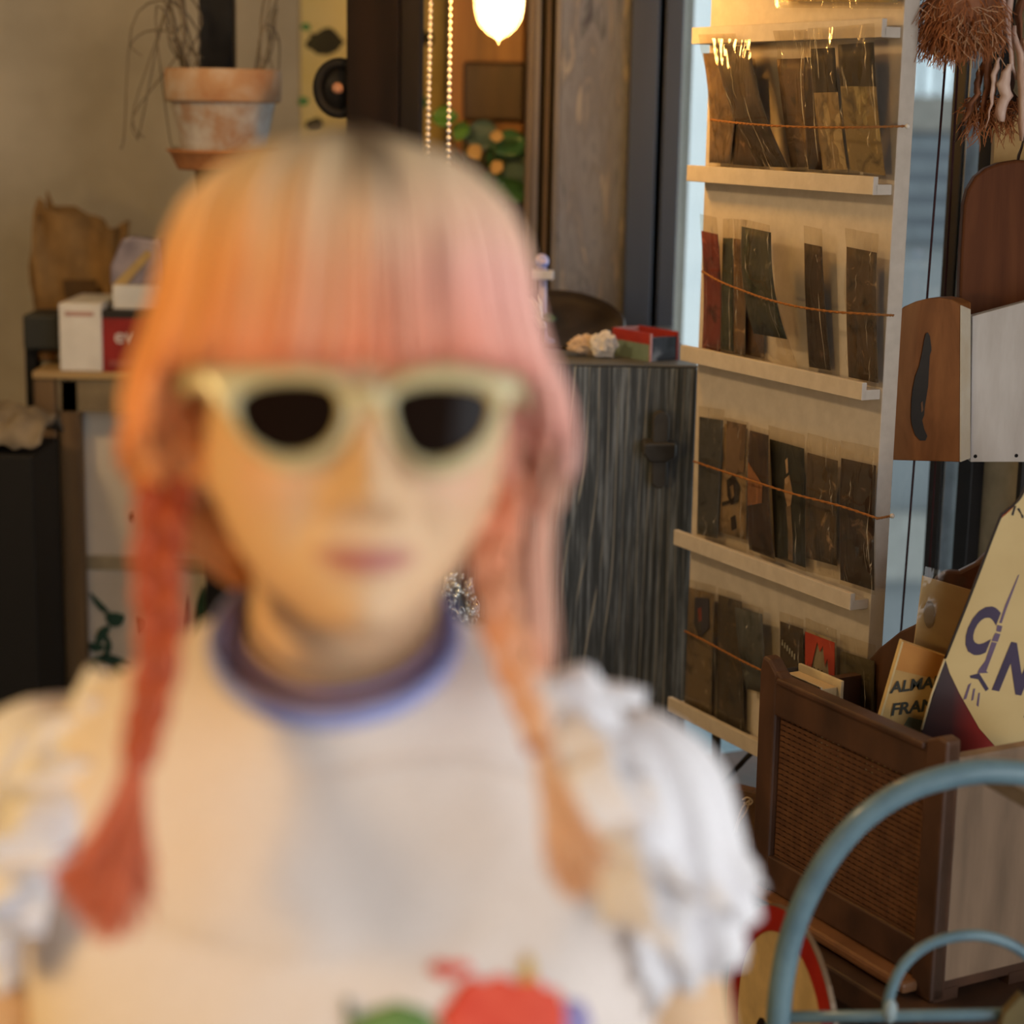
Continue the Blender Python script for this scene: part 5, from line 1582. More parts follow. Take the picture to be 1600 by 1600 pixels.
def face_disp(u, v):
    d = 0.0
    # nose: bridge to tip, wings
    tt = min(max((.004 - v) / .044, 0), 1)
    if v < .012 and v > -.062:
        under = 1.0 if v > -.044 else max(0, 1 - ((-.044 - v) / .010))
        d += (lerp(.008, .029, tt ** 1.3)) * g(u, lerp(.008, .0105, tt)) * under * min(1, max(0, (.012 - v) / .012))
    d += .011 * (g(u - .0135, .0062) + g(u + .0135, .0062)) * g(v + .044, .006)
    for s in (-1, 1):
        d -= .010 * g(u - s * .032, .017) * g(v + .003, .012)
        d += .0045 * g(u - s * .030, .018) * g(v - .017, .007)
        d += .0065 * g(u - s * .042, .017) * g(v + .036, .015)
        d -= .0062 * g(u - s * (.025 + (-.052 - v) * .4), .004) * g(v + .058, .014)
    mw = g(u, .021)
    d += .0048 * mw * g(v + .0665, .0042) + .0052 * g(u, .018) * g(v + .077, .0048) - .0035 * g(u, .024) * g(v + .0715, .0022)
    d += .006 * g(u, .018) * g(v + .095, .011) - .003 * g(u, .02) * g(v + .0855, .004)
    return d


body = MB()
NPH = 112


def head_fn(i, j):
    v = lerp(.125, -.107, (j / 109))
    a, f, b = table_interp(HEAD, v)
    ph = 2 * PI * i / NPH
    s, c = math.sin(ph), math.cos(ph)
    c2 = math.copysign(abs(c) ** .88, c)
    u = a * s
    w = c2 * f if c > 0 else -abs(c2) * b
    if c > 0:
        w += face_disp(u, v) * min(1, c * 1.6)
    return hd(u, v, w)


body.grid(head_fn, NPH, 110, closed=True, caps=True)
# ears
for s in (-1, 1):
    body.grid(lambda i, j: hd(s * (.072 + .016 * math.sin(PI * j / 8) ** .6 * (.55 + .45 * math.sin(2 * PI * i / 14))),
                              -.016 + (.030 - .006 * (math.cos(2 * PI * i / 14))) * math.cos(PI * j / 8), -.012 + .017 * math.cos(2 * PI * i / 14) * math.sin(PI * j / 8)), 14, 9, closed=True, caps=True)
# neck
nk0 = hd(0, -.055, -.028); nk1 = V((Xt, Yt + .006, 1.285 + ZO))
body.tube([nk0, lerp(nk0, nk1, .35), lerp(nk0, nk1, .7), nk1, nk1 - V((0, 0, .03))], [.047, .0475, .051, .059, .07], 32)
TORSO = [(1.312, .062, .052, .055), (1.298, .092, .058, .064), (1.28, .132, .066, .072), (1.26, .156, .074, .078), (1.22, .165, .084, .084), (1.16, .158, .098, .086), (1.10, .15, .106, .083), (1.04, .14, .094, .078),
         (.98, .132, .086, .074), (.92, .138, .09, .084), (.86, .16, .1, .106), (.80, .166, .104, .112), (.74, .15, .1, .105)]


def torso_fn(i, j):
    z = lerp(1.312, .74, j / 59)
    a, f, b = table_interp(TORSO, z)
    ph = 2 * PI * i / 64
    return V((Xt + a * math.sin(ph), Yt - (f if math.cos(ph) > 0 else b) * math.cos(ph), z + ZO))


body.grid(torso_fn, 64, 60, closed=True, caps=True)
ARMS = {}
for s in (-1, 1):
    sh_, el, wr = V((Xt + s * .150, Yt + .008, 1.245 + ZO)), V((Xt + s * .192, Yt - .005, 1.035 + ZO)), V((Xt + s * .175, Yt - .16, .90 + ZO))
    ARMS[s] = (sh_, el, wr)
    body.tube(spline([sh_ - V((s * .03, 0, -.005)), sh_, lerp(sh_, el, .5), el, lerp(el, wr, .45), wr, wr + (wr - el) * .08], 30), [(.030, .034, .038, .038, .038, .038)[i] if i < 6 else lerp(.038, .036, min(i / 14, 1)) if i < 15 else lerp(.037, .024, (i - 15) / 14) for i in range(30)], 24)
    dh = (wr - el).normalized(); sd = V((0, 0, 1)).cross(dh).normalized(); nh = dh.cross(sd)
    body.tube([wr, wr + dh * .03, wr + dh * .07, wr + dh * .085], [.023, .034, .037, .030], 16, flat=.5, ref=nh)
    for k in range(4):
        b0_ = wr + dh * .075 + sd * (.027 - .018 * k)
        ln = (.062, .072, .068, .052)[k]
        body.tube(spline([b0_ - dh * .02, b0_ + dh * ln * .35, b0_ + dh * ln * .72 - nh * .012, b0_ + dh * ln * .9 - nh * .03], 8), [.0092, .0092, .009, .0088, .0085, .0082, .0078, .006], 10)
    tb_ = wr + dh * .025 - sd * (-.028 if s < 0 else .028)
    tdir = (-sd if s > 0 else sd)
    body.tube(spline([wr + dh * .02, tb_ + tdir * .008, tb_ + tdir * .022 + dh * .03, tb_ + tdir * .020 + dh * .055], 8), [.012, .012, .0115, .011, .0105, .010, .009, .007], 10)
    hipj = V((Xt + s * .082, Yt + .01, .80 + ZO))
    body.tube(spline([hipj, V((Xt + s * .085, Yt, .48)), V((Xt + s * .088, Yt + .02, .09))], 14), [lerp(.088, .036, i / 13) for i in range(14)], 20)
    body.tube([V((Xt + s * .088, Yt + .05, .045)), V((Xt + s * .09, Yt - .02, .04)), V((Xt + s * .095, Yt - .12, .03))], [.034, .036, .028], 14)
tmp = body.build('body_raw', None)
tmp.location = tmp.location
rm = tmp.modifiers.new('r', 'REMESH'); rm.mode = 'VOXEL'; rm.voxel_size = .0036
smd = tmp.modifiers.new('s', 'SMOOTH'); smd.factor = .5; smd.iterations = 3
dg = bpy.context.evaluated_depsgraph_get()
me = bpy.data.meshes.new_from_object(tmp.evaluated_get(dg))
off = tmp.location.copy()
bpy.data.objects.remove(tmp, do_unlink=True)
me.name = 'body'
SK = lin((226, 188, 148)); LIP = lin((186, 116, 104)); CH = lin((230, 174, 150)); BROW = lin((150, 110, 80))
at = me.color_attributes.new('tint', 'FLOAT_COLOR', 'POINT')
cols = []
for v_ in me.vertices:
    p = v_.co + off
    v_.co = p
    q = p - H
    u, vv, w = q.dot(HU), q.dot(HV), q.dot(HW)
    c = [SK[0], SK[1], SK[2], 1]
    if w > .05 and vv > -.11 and vv < .1:
        k = min(1, max(0, (1.35 - ((u / .023) ** 2 + ((vv + .0718 - u * u * 5) / .0062) ** 2)) / .8))
        kc_ = .5 * (g(u - .045, .018) + g(u + .045, .018)) * g(vv + .034, .016)
        kb = .8 * max(0, 1 - (abs(abs(u) - .032) / .019) ** 4) * g(vv - .020 + (abs(u) - .032) ** 2 * 6, .0035)
        for t3 in range(3):
            c[t3] = lerp(c[t3], CH[t3], kc_)
            c[t3] = lerp(c[t3], BROW[t3], kb)
            c[t3] = lerp(c[t3], LIP[t3], k)
    cols.extend(c)
at.data.foreach_set('color', cols)
m_skin = M_attr('skin', rough=.5, spec=.35, sss=.12)
me.materials.clear(); me.materials.append(m_skin)
me.polygons.foreach_set('use_smooth', [True] * len(me.polygons))
bo_ = bpy.data.objects.new('body', me); COL.objects.link(bo_)
bo_.parent = per; bo_.matrix_parent_inverse = Matrix.Translation(-per.location)
for s in (-1, 1):
    e_ = MB().sphere(hd(s * .032, -.003, .064), .0115, 16, 12).build('eye', M('eye white', (226, 220, 212), rough=.2), bo_)
    MB().sphere(hd(s * .032, -.003, .0725), .0052, 12, 8).build('iris', M('brown iris', (60, 40, 28), rough=.2), bo_)

# ---------------------------------------------------------------- blouse
m_shirt = M('cream white cotton', (238, 226, 218), (230, 217, 208), rough=.85, scale=240, b=.12, bd=.0006)
m_ruff = M('white cotton frill', (242, 240, 242), (234, 231, 234), rough=.85, scale=240, b=.1, bd=.0006)
Xc = P(523, 1050, .962).x; Yc = .962
zf = P(530, 1128, .893).z
zs_ = (P(340, 1006, .962).z + P(705, 992, .962).z) / 2
zbk = 2 * zs_ - zf


def collar(ph, dr=0.0, dz=0.0):
    return V((Xc + (.0585 + dr) * math.sin(ph), Yc - (.069 + dr) * math.cos(ph), (zf + zbk) / 2 - (zbk - zf) / 2 * math.cos(ph) + dz))


NS = 96
USH = 14


def shirt_pt(ph, row):
    s, c = math.sin(ph), math.cos(ph)
    if row <= USH:
        u = row / USH
        e = collar(ph)
        A = V((Xt + .172 * s, Yt - .095 * c if c > 0 else Yt - .092 * c, 0))
        x = lerp(e.x, A.x, u); y = lerp(e.y, A.y, u ** (.8 if c > 0 else 1))
        ze = 1.262 * s * s + (1.200 if c > 0 else 1.215) * c * c + ZO
        z = lerp(e.z, ze, u)
        # soft rounding of the shoulder line
        z += .010 * math.sin(PI * u) * (.3 + .7 * s * s)
        return V((x, y, z))
    t = (row - USH) / 40
    z = lerp(1.20, .84, t)
    st_ = shirt_pt(ph, USH)
    a, f, b = table_interp(TORSO, z)
    fl = .010 + .012 * t
    p = V((Xt + (a + fl) * s, Yt - ((f if c > 0 else b) + fl) * c, z + ZO))
    k = min(1, t * 5)
    return lerp(st_ + V((0, 0, (z - 1.20) * .35)), p, k * k * (3 - 2 * k))


def shirt_fn(i, j):
    ph = 2 * PI * i / NS
    p = shirt_pt(ph, j)
    if j > 3:
        am = min(1, (j - 3) / 12)
        n_ = noise.noise(V((math.sin(ph) * 2.2 + 5, j * .10, math.cos(ph) * 2.2))) * .008 + noise.noise(V((math.sin(ph) * 5 + j * .12, j * .22, 3))) * .004
        d = V((math.sin(ph), -math.cos(ph), 0))
        p += d * n_ * am
    return p


smb = MB(); smb.grid(shirt_fn, NS, 55, closed=True)
bvh = BVHTree.FromPolygons([tuple(p) for p in smb.v], smb.f)
shirt = smb.build('blouse', m_shirt, per, solid=.0016)
m_trim = M('violet blue rib trim', (156, 168, 226), (142, 154, 214), rough=.8, scale=90)
m_trim2 = M('dusky violet trim', (120, 108, 158), rough=.8)
ring = [PI + 2 * PI * i / 72 for i in range(73)]
MB().tube([collar(a, .0015, .001) for a in ring], .0060, 10, flat=.6).build('collar_trim', m_trim, shirt)
MB().tube([collar(a, -.005 + .002 * math.sin(a), .0115 + .004 * (1 - math.cos(a)) * .2) for a in ring], .0034, 8, flat=.6).build('neck_edge', m_trim2, shirt)


def on_shirt(px, py, lift=.0015):
    r = ray(px, py).normalized()
    hit = bvh.ray_cast(CAM, r)
    p = hit[0] if hit[0] is not None else P(px, py, Yt - .1)
    return p - r * lift


MB().tube(spline([on_shirt(a, b, .001) for a, b in [(470, 1222), (560, 1206), (640, 1193), (720, 1192), (790, 1204), (840, 1222), (880, 1250)]], 30), [.0004 + .0028 * math.sin(PI * i / 29) ** .5 for i in range(30)], 8, flat=.7).build('yoke_seam', m_shirt, shirt)
m_fr = M('coral red embroidery', (236, 98, 74), (222, 78, 58), rough=.85, scale=60, b=.3)
m_fg = M('leaf green embroidery', (118, 150, 84), (98, 132, 70), rough=.85, scale=60, b=.3)
m_fy = M('mustard embroidery', (214, 176, 84), rough=.85)
m_fb = M('blue violet embroidery', (150, 140, 190), rough=.85)


def patch(name, pts, mat, lift=.002):
    c = V((sum(p[0] for p in pts) / len(pts), sum(p[1] for p in pts) / len(pts), 0))
    mb = MB(); n = len(pts); K = 5
    rings = []
    for k in range(K):
        t = (k + .02) / (K - 1 + .02)
        for (x, y) in pts:
            mb.v.append(on_shirt(lerp(c.x, x, t), lerp(c.y, y, t), lift + .0015 * (1 - t * t)))
    for k in range(K - 1):
        for i in range(n):
            i2 = (i + 1) % n
            mb.f.append((k * n + i, k * n + i2, (k + 1) * n + i2, (k + 1) * n + i))
    mb.f.append(tuple(reversed(range(n))))
    return mb.build(name, mat, shirt, solid=.001)


patch('embroidered_flower', [(705, 1560), (716, 1540), (738, 1524), (756, 1534), (780, 1522), (806, 1534), (838, 1526), (850, 1542), (874, 1548), (880, 1570), (894, 1580), (884, 1606), (890, 1630), (862, 1655), (800, 1675), (710, 1660), (686, 1632), (694, 1606), (682, 1590)], m_fr)
patch('embroidered_bud', [(668, 1514), (682, 1502), (704, 1506), (730, 1504), (738, 1516), (715, 1524), (690, 1530)], m_fr)
patch('embroidered_stem', [(812, 1536), (818, 1500), (826, 1488), (834, 1504), (836, 1534)], m_fy)
patch('embroidered_leaf', [(540, 1600), (575, 1580), (620, 1566), (660, 1576), (684, 1598), (680, 1640), (560, 1650)], m_fg)
patch('embroidered_leaf', [(538, 1560), (548, 1562), (552, 1588), (542, 1596)], M('grey green embroidery', (120, 134, 112), rough=.85))
patch('embroidered_petal', [(884, 1560), (912, 1566), (925, 1600), (905, 1645), (880, 1640)], m_fb)

for s in (-1, 1):
    sh_, el, wr = ARMS[s]
    # standing frill over the shoulder seam
    seam = spline([V((Xt + s * .135, Yt - .085, 1.215 + ZO)), V((Xt + s * .128, Yt - .072, 1.245 + ZO)), V((Xt + s * .112, Yt - .045, 1.282 + ZO)), V((Xt + s * .100, Yt - .005, 1.304 + ZO)), V((Xt + s * .112, Yt + .045, 1.285 + ZO)), V((Xt + s * .13, Yt + .08, 1.2 + ZO))], 150)
    if s < 0:
        seam = [p - V((0, 0, .010)) for p in seam]
    for tier, (wd_, am_, fr_, lift_) in enumerate([(.034, .012, 8, .46), (.050, .012, 8, .08)]):
        mb = MB()

        def ruf(i, j):
            p = seam[i]
            t_ = (seam[min(i + 1, 149)] - seam[max(i - 1, 0)]).normalized()
            outw = V((s * 1.0, -.25 * math.cos(PI * i / 149), lift_)).normalized()
            sidev = t_.cross(outw).normalized()
            k = j / 6
            wv_ = math.sin(2 * PI * fr_ * i / 149 + 1.2 * math.sin(i * .21)) + .5 * noise.noise(V((i * .09, tier * 5, s)))
            wloc = wd_ * (1 + .35 * noise.noise(V((i * .06, 3 + tier, s))))
            return p + outw * (wloc * k) + sidev * (am_ * wv_ * k ** .8) + t_ * (am_ * .6 * math.cos(2 * PI * fr_ * i / 149) * k) - V((0, 0, .018 * k * k * (1 - lift_)))
        mb.grid(ruf, 150, 7)
        mb.build('frill', m_ruff, shirt, solid=.0012)
    # flared pleated sleeve in two tiers
    ax = (el - sh_).normalized()
    fa = V((0, -1, 0)); fa = (fa - ax * fa.dot(ax)).normalized(); fb = ax.cross(fa)
    for tier, (t0, t1, r0, r1, npl, am_) in enumerate([(-.050, .078, .052, .050, 12, .0085), (.0, .094, .044, .045, 13, .005)]):
        def slv(i, j):
            ph = 2 * PI * i / 120; k = j / 20
            r = (lerp(r0, r1, k ** .7) if tier else (r1 * math.sqrt(max(.02, 1 - (1 - k / .42) ** 2)) if k < .42 else r1)) + am_ * k ** .7 * (math.sin(npl * ph + 1.5 * math.sin(ph * 2 + tier)) + .5 * noise.noise(V((math.cos(ph) * 3, math.sin(ph) * 3, tier + k))))
            hem = .018 * noise.noise(V((math.cos(ph) * 2, math.sin(ph) * 2, 9 + tier + s)))
            return sh_ + ax * (lerp(t0, t1, k) + hem * k) + (fa * math.cos(ph) + fb * math.sin(ph)) * r
        mb = MB(); mb.grid(slv, 120, 21, closed=True)
        mb.build('sleeve', m_ruff, shirt, solid=.0012)

for s in (-1, 1):
    sh_, el, wr = ARMS[s]
    ax = (el - sh_).normalized()
    fa = V((0, -1, 0)); fa = (fa - ax * fa.dot(ax)).normalized(); fb = ax.cross(fa)

    def cuff(i, j):
        ph = 2 * PI * i / 140; k = j / 8
        wv_ = math.sin(13 * ph + 1.4 * math.sin(2 * ph))
        r = .046 + .011 * k + .010 * k * wv_
        return sh_ + ax * (.018 + (.040 + .012 * noise.noise(V((math.cos(ph) * 3, math.sin(ph) * 3, s * 4)))) * k - .006 * k * wv_) + (fa * math.cos(ph) + fb * math.sin(ph)) * r
    mb = MB(); mb.grid(cuff, 140, 9, closed=True)
    mb.build('frill', m_ruff, shirt, solid=.0012)

# trousers and shoes, below the frame
m_trs = M('dark navy trousers', (44, 46, 62), rough=.85)
trs = MB()
trs.grid(lambda i, j: (lambda z, ph: V((Xt + (table_interp(TORSO, z)[0] + .008) * math.sin(ph), Yt - (table_interp(TORSO, z)[1 if math.cos(ph) > 0 else 2] + .008) * math.cos(ph), z + ZO)))(lerp(.95, .74, j / 12), 2 * PI * i / 40), 40, 13, closed=True)
for s in (-1, 1):
    trs.tube(spline([V((Xt + s * .082, Yt + .01, .80 + ZO)), V((Xt + s * .085, Yt, .46)), V((Xt + s * .088, Yt + .02, .08))], 14), [lerp(.098, .058, i / 13) for i in range(14)], 20)
trs.build('trousers', m_trs, per)
for s in (-1, 1):
    sh3 = MB()
    sh3.tube(spline([V((Xt + s * .088, Yt + .085, .042)), V((Xt + s * .088, Yt + .05, .045)), V((Xt + s * .09, Yt - .04, .042)), V((Xt + s * .095, Yt - .13, .032)), V((Xt + s * .096, Yt - .16, .028))], 12), [.026, .038, .042, .043, .042, .042, .042, .041, .040, .036, .03, .018], 16)
    for p in sh3.v:
        p.z = max(p.z, 0.0)
    sh3.build('shoe', M('black leather shoe', (30, 28, 28), rough=.4), per)

# ---------------------------------------------------------------- hair
HAIR = [(.1385, .004, .004, .004), (.132, .034, .034, .040), (.117, .060, .062, .072), (.098, .0785, .080, .095), (.076, .0880, .090, .107), (.05, .0935, .0955, .113), (.032, .099, .098, .115), (.013, .1055, .100, .113),
        (-.003, .108, .100, .108), (-.02, .102, .096, .1), (-.045, .088, .088, .09), (-.09, .07, .07, .075)]
WC = -.007


def hs(ph, v, dr=0.0):
    a, f, b = table_interp(HAIR, v)
    s, c = math.sin(ph), math.cos(ph)
    return hd((a * .965 + dr) * s - .005, v + dr * .5 * max(0, v / .13), WC + ((f if c > 0 else b) + dr) * c)


def mixc(a, b, t):
    t = min(max(t, 0), 1)
    return (lerp(a[0], b[0], t), lerp(a[1], b[1], t), lerp(a[2], b[2], t))


C_ROOT = lin((76, 50, 38)); C_CREAM = lin((248, 224, 180)); C_ORG = lin((246, 180, 116)); C_PINK = lin((242, 186, 172)); C_COR = lin((238, 140, 104)); C_DEEP = lin((190, 88, 52)); C_PEACH = lin((240, 190, 146))


def hair_col(ph, t, rnd):
    """dye: dark roots at the parting, cream blond crown, orange on one side (mostly warm lamp light put into the colour), pink on the other, coral tips"""
    x = math.sin(ph)
    side = mixc(C_ORG, C_PINK, .5 + .75 * x)  # dye, plus lamp warmth painted into the orange side
    c = mixc(C_CREAM, side, (t - .10) * 1.8 + abs(x) * .25)
    fr = max(0, math.cos(ph))
    c = mixc(c, C_COR, max(0, t - .55) * 1.3 * fr * (.5 + rnd))
    lock = .5 + .5 * noise.noise(V((math.sin(ph) * 6.0, math.cos(ph) * 6.0, 1.3)))
    c = mixc(c, C_DEEP, max(0, lock - .62) * 2.2 * max(0, t - .35) * fr)
    rw = 2.4 if abs(ph - .10) < .17 else 12.0
    c = mixc(C_ROOT, c, t * rw + .05)
    k = .84 + .20 * rnd + .26 * lock
    return (c[0] * k, c[1] * k, c[2] * k)


m_hair = M_attr('dyed hair', rough=.48, spec=.35)


def v_end(ph):
    a = abs((ph + PI) % (2 * PI) - PI)
    if a < 1.05:
        return .0185
    if a < 1.5:
        return lerp(.0185, -.03, (a - 1.05) / .45)
    return lerp(-.03, -.08, min(1, (a - 1.5) / .8))


hair = MB()
NH, NV = 96, 34


def cap_fn(i, j):
    ph = 2 * PI * i / NH
    t = j / (NV - 1)
    v = lerp(.1375, v_end(ph), t ** .8 if t > 0 else 0)
    return hs(ph, v, -.004)


hair.grid(cap_fn, NH, NV, closed=True)
hair.c = [hair_col(2 * PI * i / NH, (j / (NV - 1)), .35) for j in range(NV) for i in range(NH)]
hair.build('hair_cap', m_hair, per, solid=.002)

rh = random.Random(17)
str_f = MB(); str_s = MB()
for k in range(2600):
    ph = rh.uniform(-PI, PI)
    a = abs(ph)
    rnd = rh.random()
    front = a < 1.1
    ve = v_end(ph) + (rh.uniform(-.006, .004) if front else rh.uniform(-.012, .008))
    dr = rh.uniform(-.003, .0032) + .0016 * math.sin(ph * 17) + .001 * math.sin(ph * 41)
    pts = []; cs = []
    nseg = 11
    sway = rh.uniform(-.05, .05)
    if not front and a < 2.1 and k % 3 == 0:
        dr = rh.uniform(-.030, -.004)
    for i in range(nseg):
        t = i / (nseg - 1)
        v = lerp(.1372, ve, t ** .8)
        pts.append(hs(ph + sway * t + .05 * math.sin(ph * 9) * t, v, dr * min(1, t * 4)))
        cs.append(hair_col(ph, t, rnd))
    if not front:
        s = 1 if ph > 0 else -1
        root = hp(266, 745, -.012) if s < 0 else hp(800, 745, -.012)
        back = root + V((rh.uniform(-.012, .012), rh.uniform(-.004, .02), rh.uniform(-.012, .012)))
        pts += [lerp(pts[-1], back, .45) + HU * (s * .012) , back]
        cc = mixc(hair_col(ph, 1, rnd), C_DEEP, .45)
        cs += [cc, cc]
        str_s.tube(pts, [.0007] + [.0013] * (len(pts) - 2) + [.0009], 4, cap=False, col=cs)
    else:
        str_f.tube(pts, [.0007] + [.0014] * (nseg - 2) + [.0005], 4, cap=False, col=cs)
str_f.build('fringe', m_hair, per, kind='stuff')
str_s.build('side_hair', m_hair, per, kind='stuff')

# loose locks beside the face
loose = MB()
for (pth, n, w_, c_) in [
        ([(862, 600), (884, 660), (886, 720), (866, 782), (852, 800)], 34, 12, mixc(C_PINK, C_PEACH, .4)), ([(838, 600), (858, 680), (846, 780), (838, 900), (846, 1050)], 46, 15, mixc(C_PINK, C_PEACH, .4)),
        ([(805, 610), (806, 700), (812, 820), (816, 930), (826, 1010)], 24, 10, mixc(C_PINK, C_PEACH, .6)), ([(860, 560), (882, 620), (892, 690), (884, 745)], 30, 10, C_PINK),
        ([(232, 560), (205, 620), (212, 668), (250, 700), (272, 730)], 40, 14, C_ORG), ([(262, 540), (232, 610), (240, 680), (262, 735)], 40, 16, mixc(C_ORG, C_DEEP, .3)), ([(292, 560), (276, 640), (262, 700), (262, 745)], 30, 12, mixc(C_ORG, C_DEEP, .5)),
        ([(800, 560), (800, 640), (792, 700), (796, 750)], 26, 9, mixc(C_PINK, C_COR, .4))]:
    for q in range(n):
        dx, dw = rh.gauss(0, w_ * .5), rh.uniform(-.012, .012)
        p3 = [hp(x + dx * (.5 + .6 * (i / len(pth))) + rh.uniform(-2, 2), y + rh.uniform(-6, 6), dw - .004 + .012 * (i / len(pth))) for i, (x, y) in enumerate(pth)]
        k = rh.uniform(.85, 1.12)
        cc = (c_[0] * k, c_[1] * k, c_[2] * k)
        loose.tube(spline(p3, 10), [.0008] + [.0013] * 8 + [.0004], 4, cap=False, col=cc)
loose.build('loose_locks', m_hair, per, kind='stuff')

# braids
for s, path, w0, w1, cA, cB, tail in [
        (-1, [(264, 735, -.004), (252, 810, .012), (246, 900, .026), (252, 980, .040), (238, 1080, .058), (222, 1150, .070), (216, 1185, .074)], .0100, .0058, mixc(C_DEEP, C_ROOT, .15), C_DEEP,
         [(70, 1370), (90, 1430), (135, 1475), (185, 1480), (240, 1455), (262, 1370)]),
        (1, [(796, 742, -.004), (782, 800, .012), (766, 870, .028), (776, 950, .042), (800, 1040, .056), (828, 1110, .066), (846, 1165, .072)], .0085, .0048, mixc(C_COR, C_DEEP, .3), C_PEACH,
         [(838, 1350), (862, 1390), (900, 1420), (938, 1405), (968, 1340)])]:
    ctr = spline([hp(*q) for q in path], 90)
    br = MB()
    LT = sum((ctr[i + 1] - ctr[i]).length for i in range(89))
    for k3 in range(3):
        pts = []; rr_ = []; cs = []
        for i, p in enumerate(ctr):
            t = i / 89
            th = 2 * PI * (t * LT / .058) + k3 * 2 * PI / 3
            wd_ = lerp(w0, w1, t)
            tg = (ctr[min(i + 1, 89)] - ctr[max(i - 1, 0)]).normalized()
            sdv = (V((1, 0, 0)) - tg * tg.x).normalized(); dpv = tg.cross(sdv)
            pts.append(p + sdv * (wd_ * .85 * math.sin(th)) + dpv * (wd_ * .5 * math.sin(2 * th)))
            rr_.append(wd_ * .66)
            cs.append(mixc(cA, cB, t * (.6 if s < 0 else 1)))
        br.tube(pts, rr_, 12, col=cs)
    braid = br.build('braid', m_hair, per)
    MB().tube([ctr[-1] + V((0, 0, .003)), ctr[-1] - V((0, 0, .003))], w1 * 1.35, 16).build('hair_band', M('coral hair band', (200, 96, 70), rough=.7), braid)
    tl = MB()
    e0 = ctr[-1]; dir0 = (ctr[-1] - ctr[-5]).normalized()
    for q in range(230):
        x_ = rh.uniform(0, len(tail) - 1.001); a_ = int(x_); f_ = x_ - a_
        tx, ty = lerp(tail[a_][0], tail[a_ + 1][0], f_), lerp(tail[a_][1], tail[a_ + 1][1], f_)
        cx_ = sum(t_[0] for t_ in tail) / len(tail); cy_ = sum(t_[1] for t_ in tail) / len(tail)
        sh_f = rh.uniform(.55, 1.0)
        tx, ty = lerp(cx_, tx, rh.uniform(.1, 1) ** .6), ty - rh.uniform(0, 38)
        e = hp(tx, ty, .082 + rh.uniform(-.004, .012))
        m1 = lerp(e0, e, .5) + dir0 * .012 + V((rh.uniform(-.004, .004), rh.uniform(-.005, .005), 0))
        k = rh.uniform(.85, 1.15)
        ca_ = mixc(cB, C_COR if s < 0 else C_PEACH, .5); ca_ = (ca_[0] * k, ca_[1] * k, ca_[2] * k)
        tl.tube(spline([e0 + V((rh.uniform(-.004, .004), rh.uniform(-.004, .004), .004)), m1, e], 8), [.0010, .0009, .0009, .0008, .0008, .0007, .0006, .0003], 4, cap=False, col=ca_)
    tl.build('braid_tail', m_hair, per, kind='stuff')

# ---------------------------------------------------------------- sunglasses
gl = thing('sunglasses', hd(0, -.03, .09), 'cream plastic cat-eye sunglasses with dark brown lenses on the woman', 'sunglasses')
m_cream = M('cream acetate', (216, 204, 160), (206, 192, 146), rough=.22, scale=12, coat=.6)
mt, nt, bs = new_mat('dark brown lens')
bs.inputs['Base Color'].default_value = lin((26, 16, 12)); bs.inputs['Roughness'].default_value = .06; bs.inputs['Specular IOR Level'].default_value = .12
m_lens = mt
WG = .090


def wface(px, py):
    """depth of the glasses front: gently wrapped around the face"""
    x = (px - 574) / 250.0
    return WG - .011 * x * x


def gp(px, py, dw=0.0):
    return hp(px, py, wface(px, py) + dw)


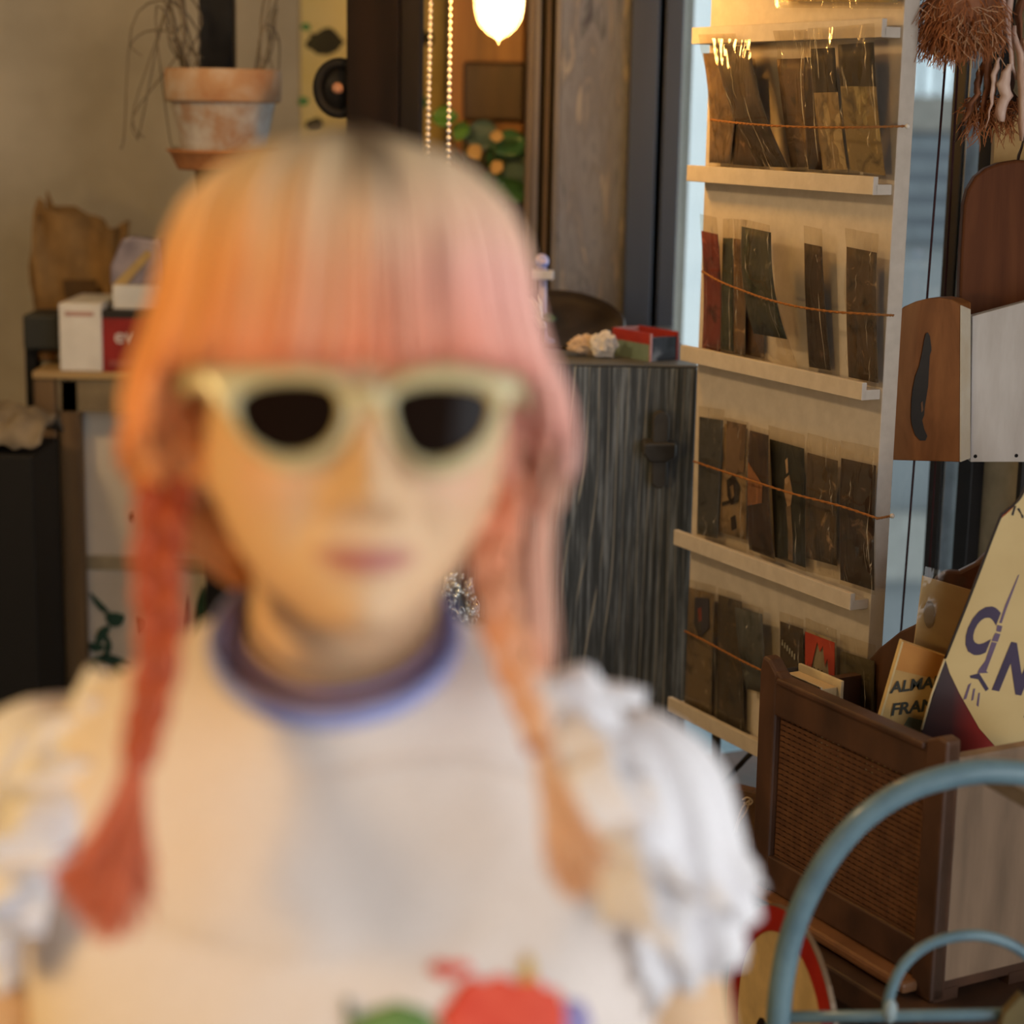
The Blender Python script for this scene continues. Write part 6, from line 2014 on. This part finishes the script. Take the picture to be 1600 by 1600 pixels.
LENS = {-1: [(381, 642), (386, 625), (402, 614), (430, 607), (462, 605), (494, 608), (514, 618), (522, 636), (519, 660), (505, 683), (482, 697), (458, 702), (430, 698), (402, 682), (388, 664)],
        1: [(622, 640), (628, 624), (645, 616), (672, 611), (700, 611), (728, 614), (748, 621), (758, 634), (756, 655), (744, 678), (722, 697), (694, 709), (668, 710), (646, 698), (630, 672)]}
OUT = {-1: [(350, 650), (318, 612), (296, 580), (330, 572), (380, 572), (440, 566), (500, 570), (536, 590), (556, 622), (552, 668), (530, 704), (498, 728), (458, 737), (420, 725), (382, 692)],
       1: [(590, 634), (602, 604), (630, 582), (670, 571), (712, 570), (762, 578), (806, 590), (806, 612), (792, 640), (786, 668), (764, 702), (730, 734), (690, 745), (650, 732), (610, 690)]}
for s in (-1, 1):
    lcx, lcy = ((452, 653), (690, 660))[(s + 1) // 2]
    inn = spline([V((lcx + (a - lcx) * 1.14, lcy + (b - lcy) * 1.16, 0)) for a, b in LENS[s] + LENS[s][:1]], 61)[:60]
    out = spline([V((a, b, 0)) for a, b in OUT[s] + OUT[s][:1]], 61)[:60]
    sec = [(0.0, -.004), (0.0, .0005), (.22, .0026), (.5, .0034), (.78, .0026), (1.0, .0), (1.0, -.004)]
    mb = MB()
    mb.grid(lambda j, i: gp(lerp(inn[i % 60].x, out[i % 60].x, sec[j][0]), lerp(inn[i % 60].y, out[i % 60].y, sec[j][0]), sec[j][1]), 7, 61)
    mb.grid(lambda j, i: gp(lerp(inn[i % 60].x, out[i % 60].x, 1 - j), lerp(inn[i % 60].y, out[i % 60].y, 1 - j), -.004), 2, 61)
    mb.build('rim', m_cream, gl)
    cx = sum(p.x for p in inn) / 60; cy = sum(p.y for p in inn) / 60
    lm = MB()
    lm.grid(lambda i, j: gp(lerp(cx, inn[i % 60].x, (j + .01) / 4.0 * 1.0), lerp(cy, inn[i % 60].y, (j + .01) / 4.0), -.0005 + .0007 * (1 - (j / 4) ** 2)), 60, 5, closed=True)
    lm.build('lens', m_lens, gl)
    hinge = gp(305, 590, -.004) if s < 0 else gp(800, 601, -.004)
    earp = hd(s * .083, .002, -.012)
    MB().tube(spline([hinge, lerp(hinge, earp, .5) + HU * s * .004, earp, earp + HV * -.018 + HW * -.02], 16), [.0058] * 8 + [.0046] * 8, 10, flat=.5, ref=HU).build('temple', m_cream, gl)
MB().tube(spline([gp(546, 628, -.001), gp(562, 622, .001), gp(576, 620, .0015), gp(588, 622, .001), gp(600, 626, -.001)], 12), .0058, 12, flat=.6).build('bridge', m_cream, gl)
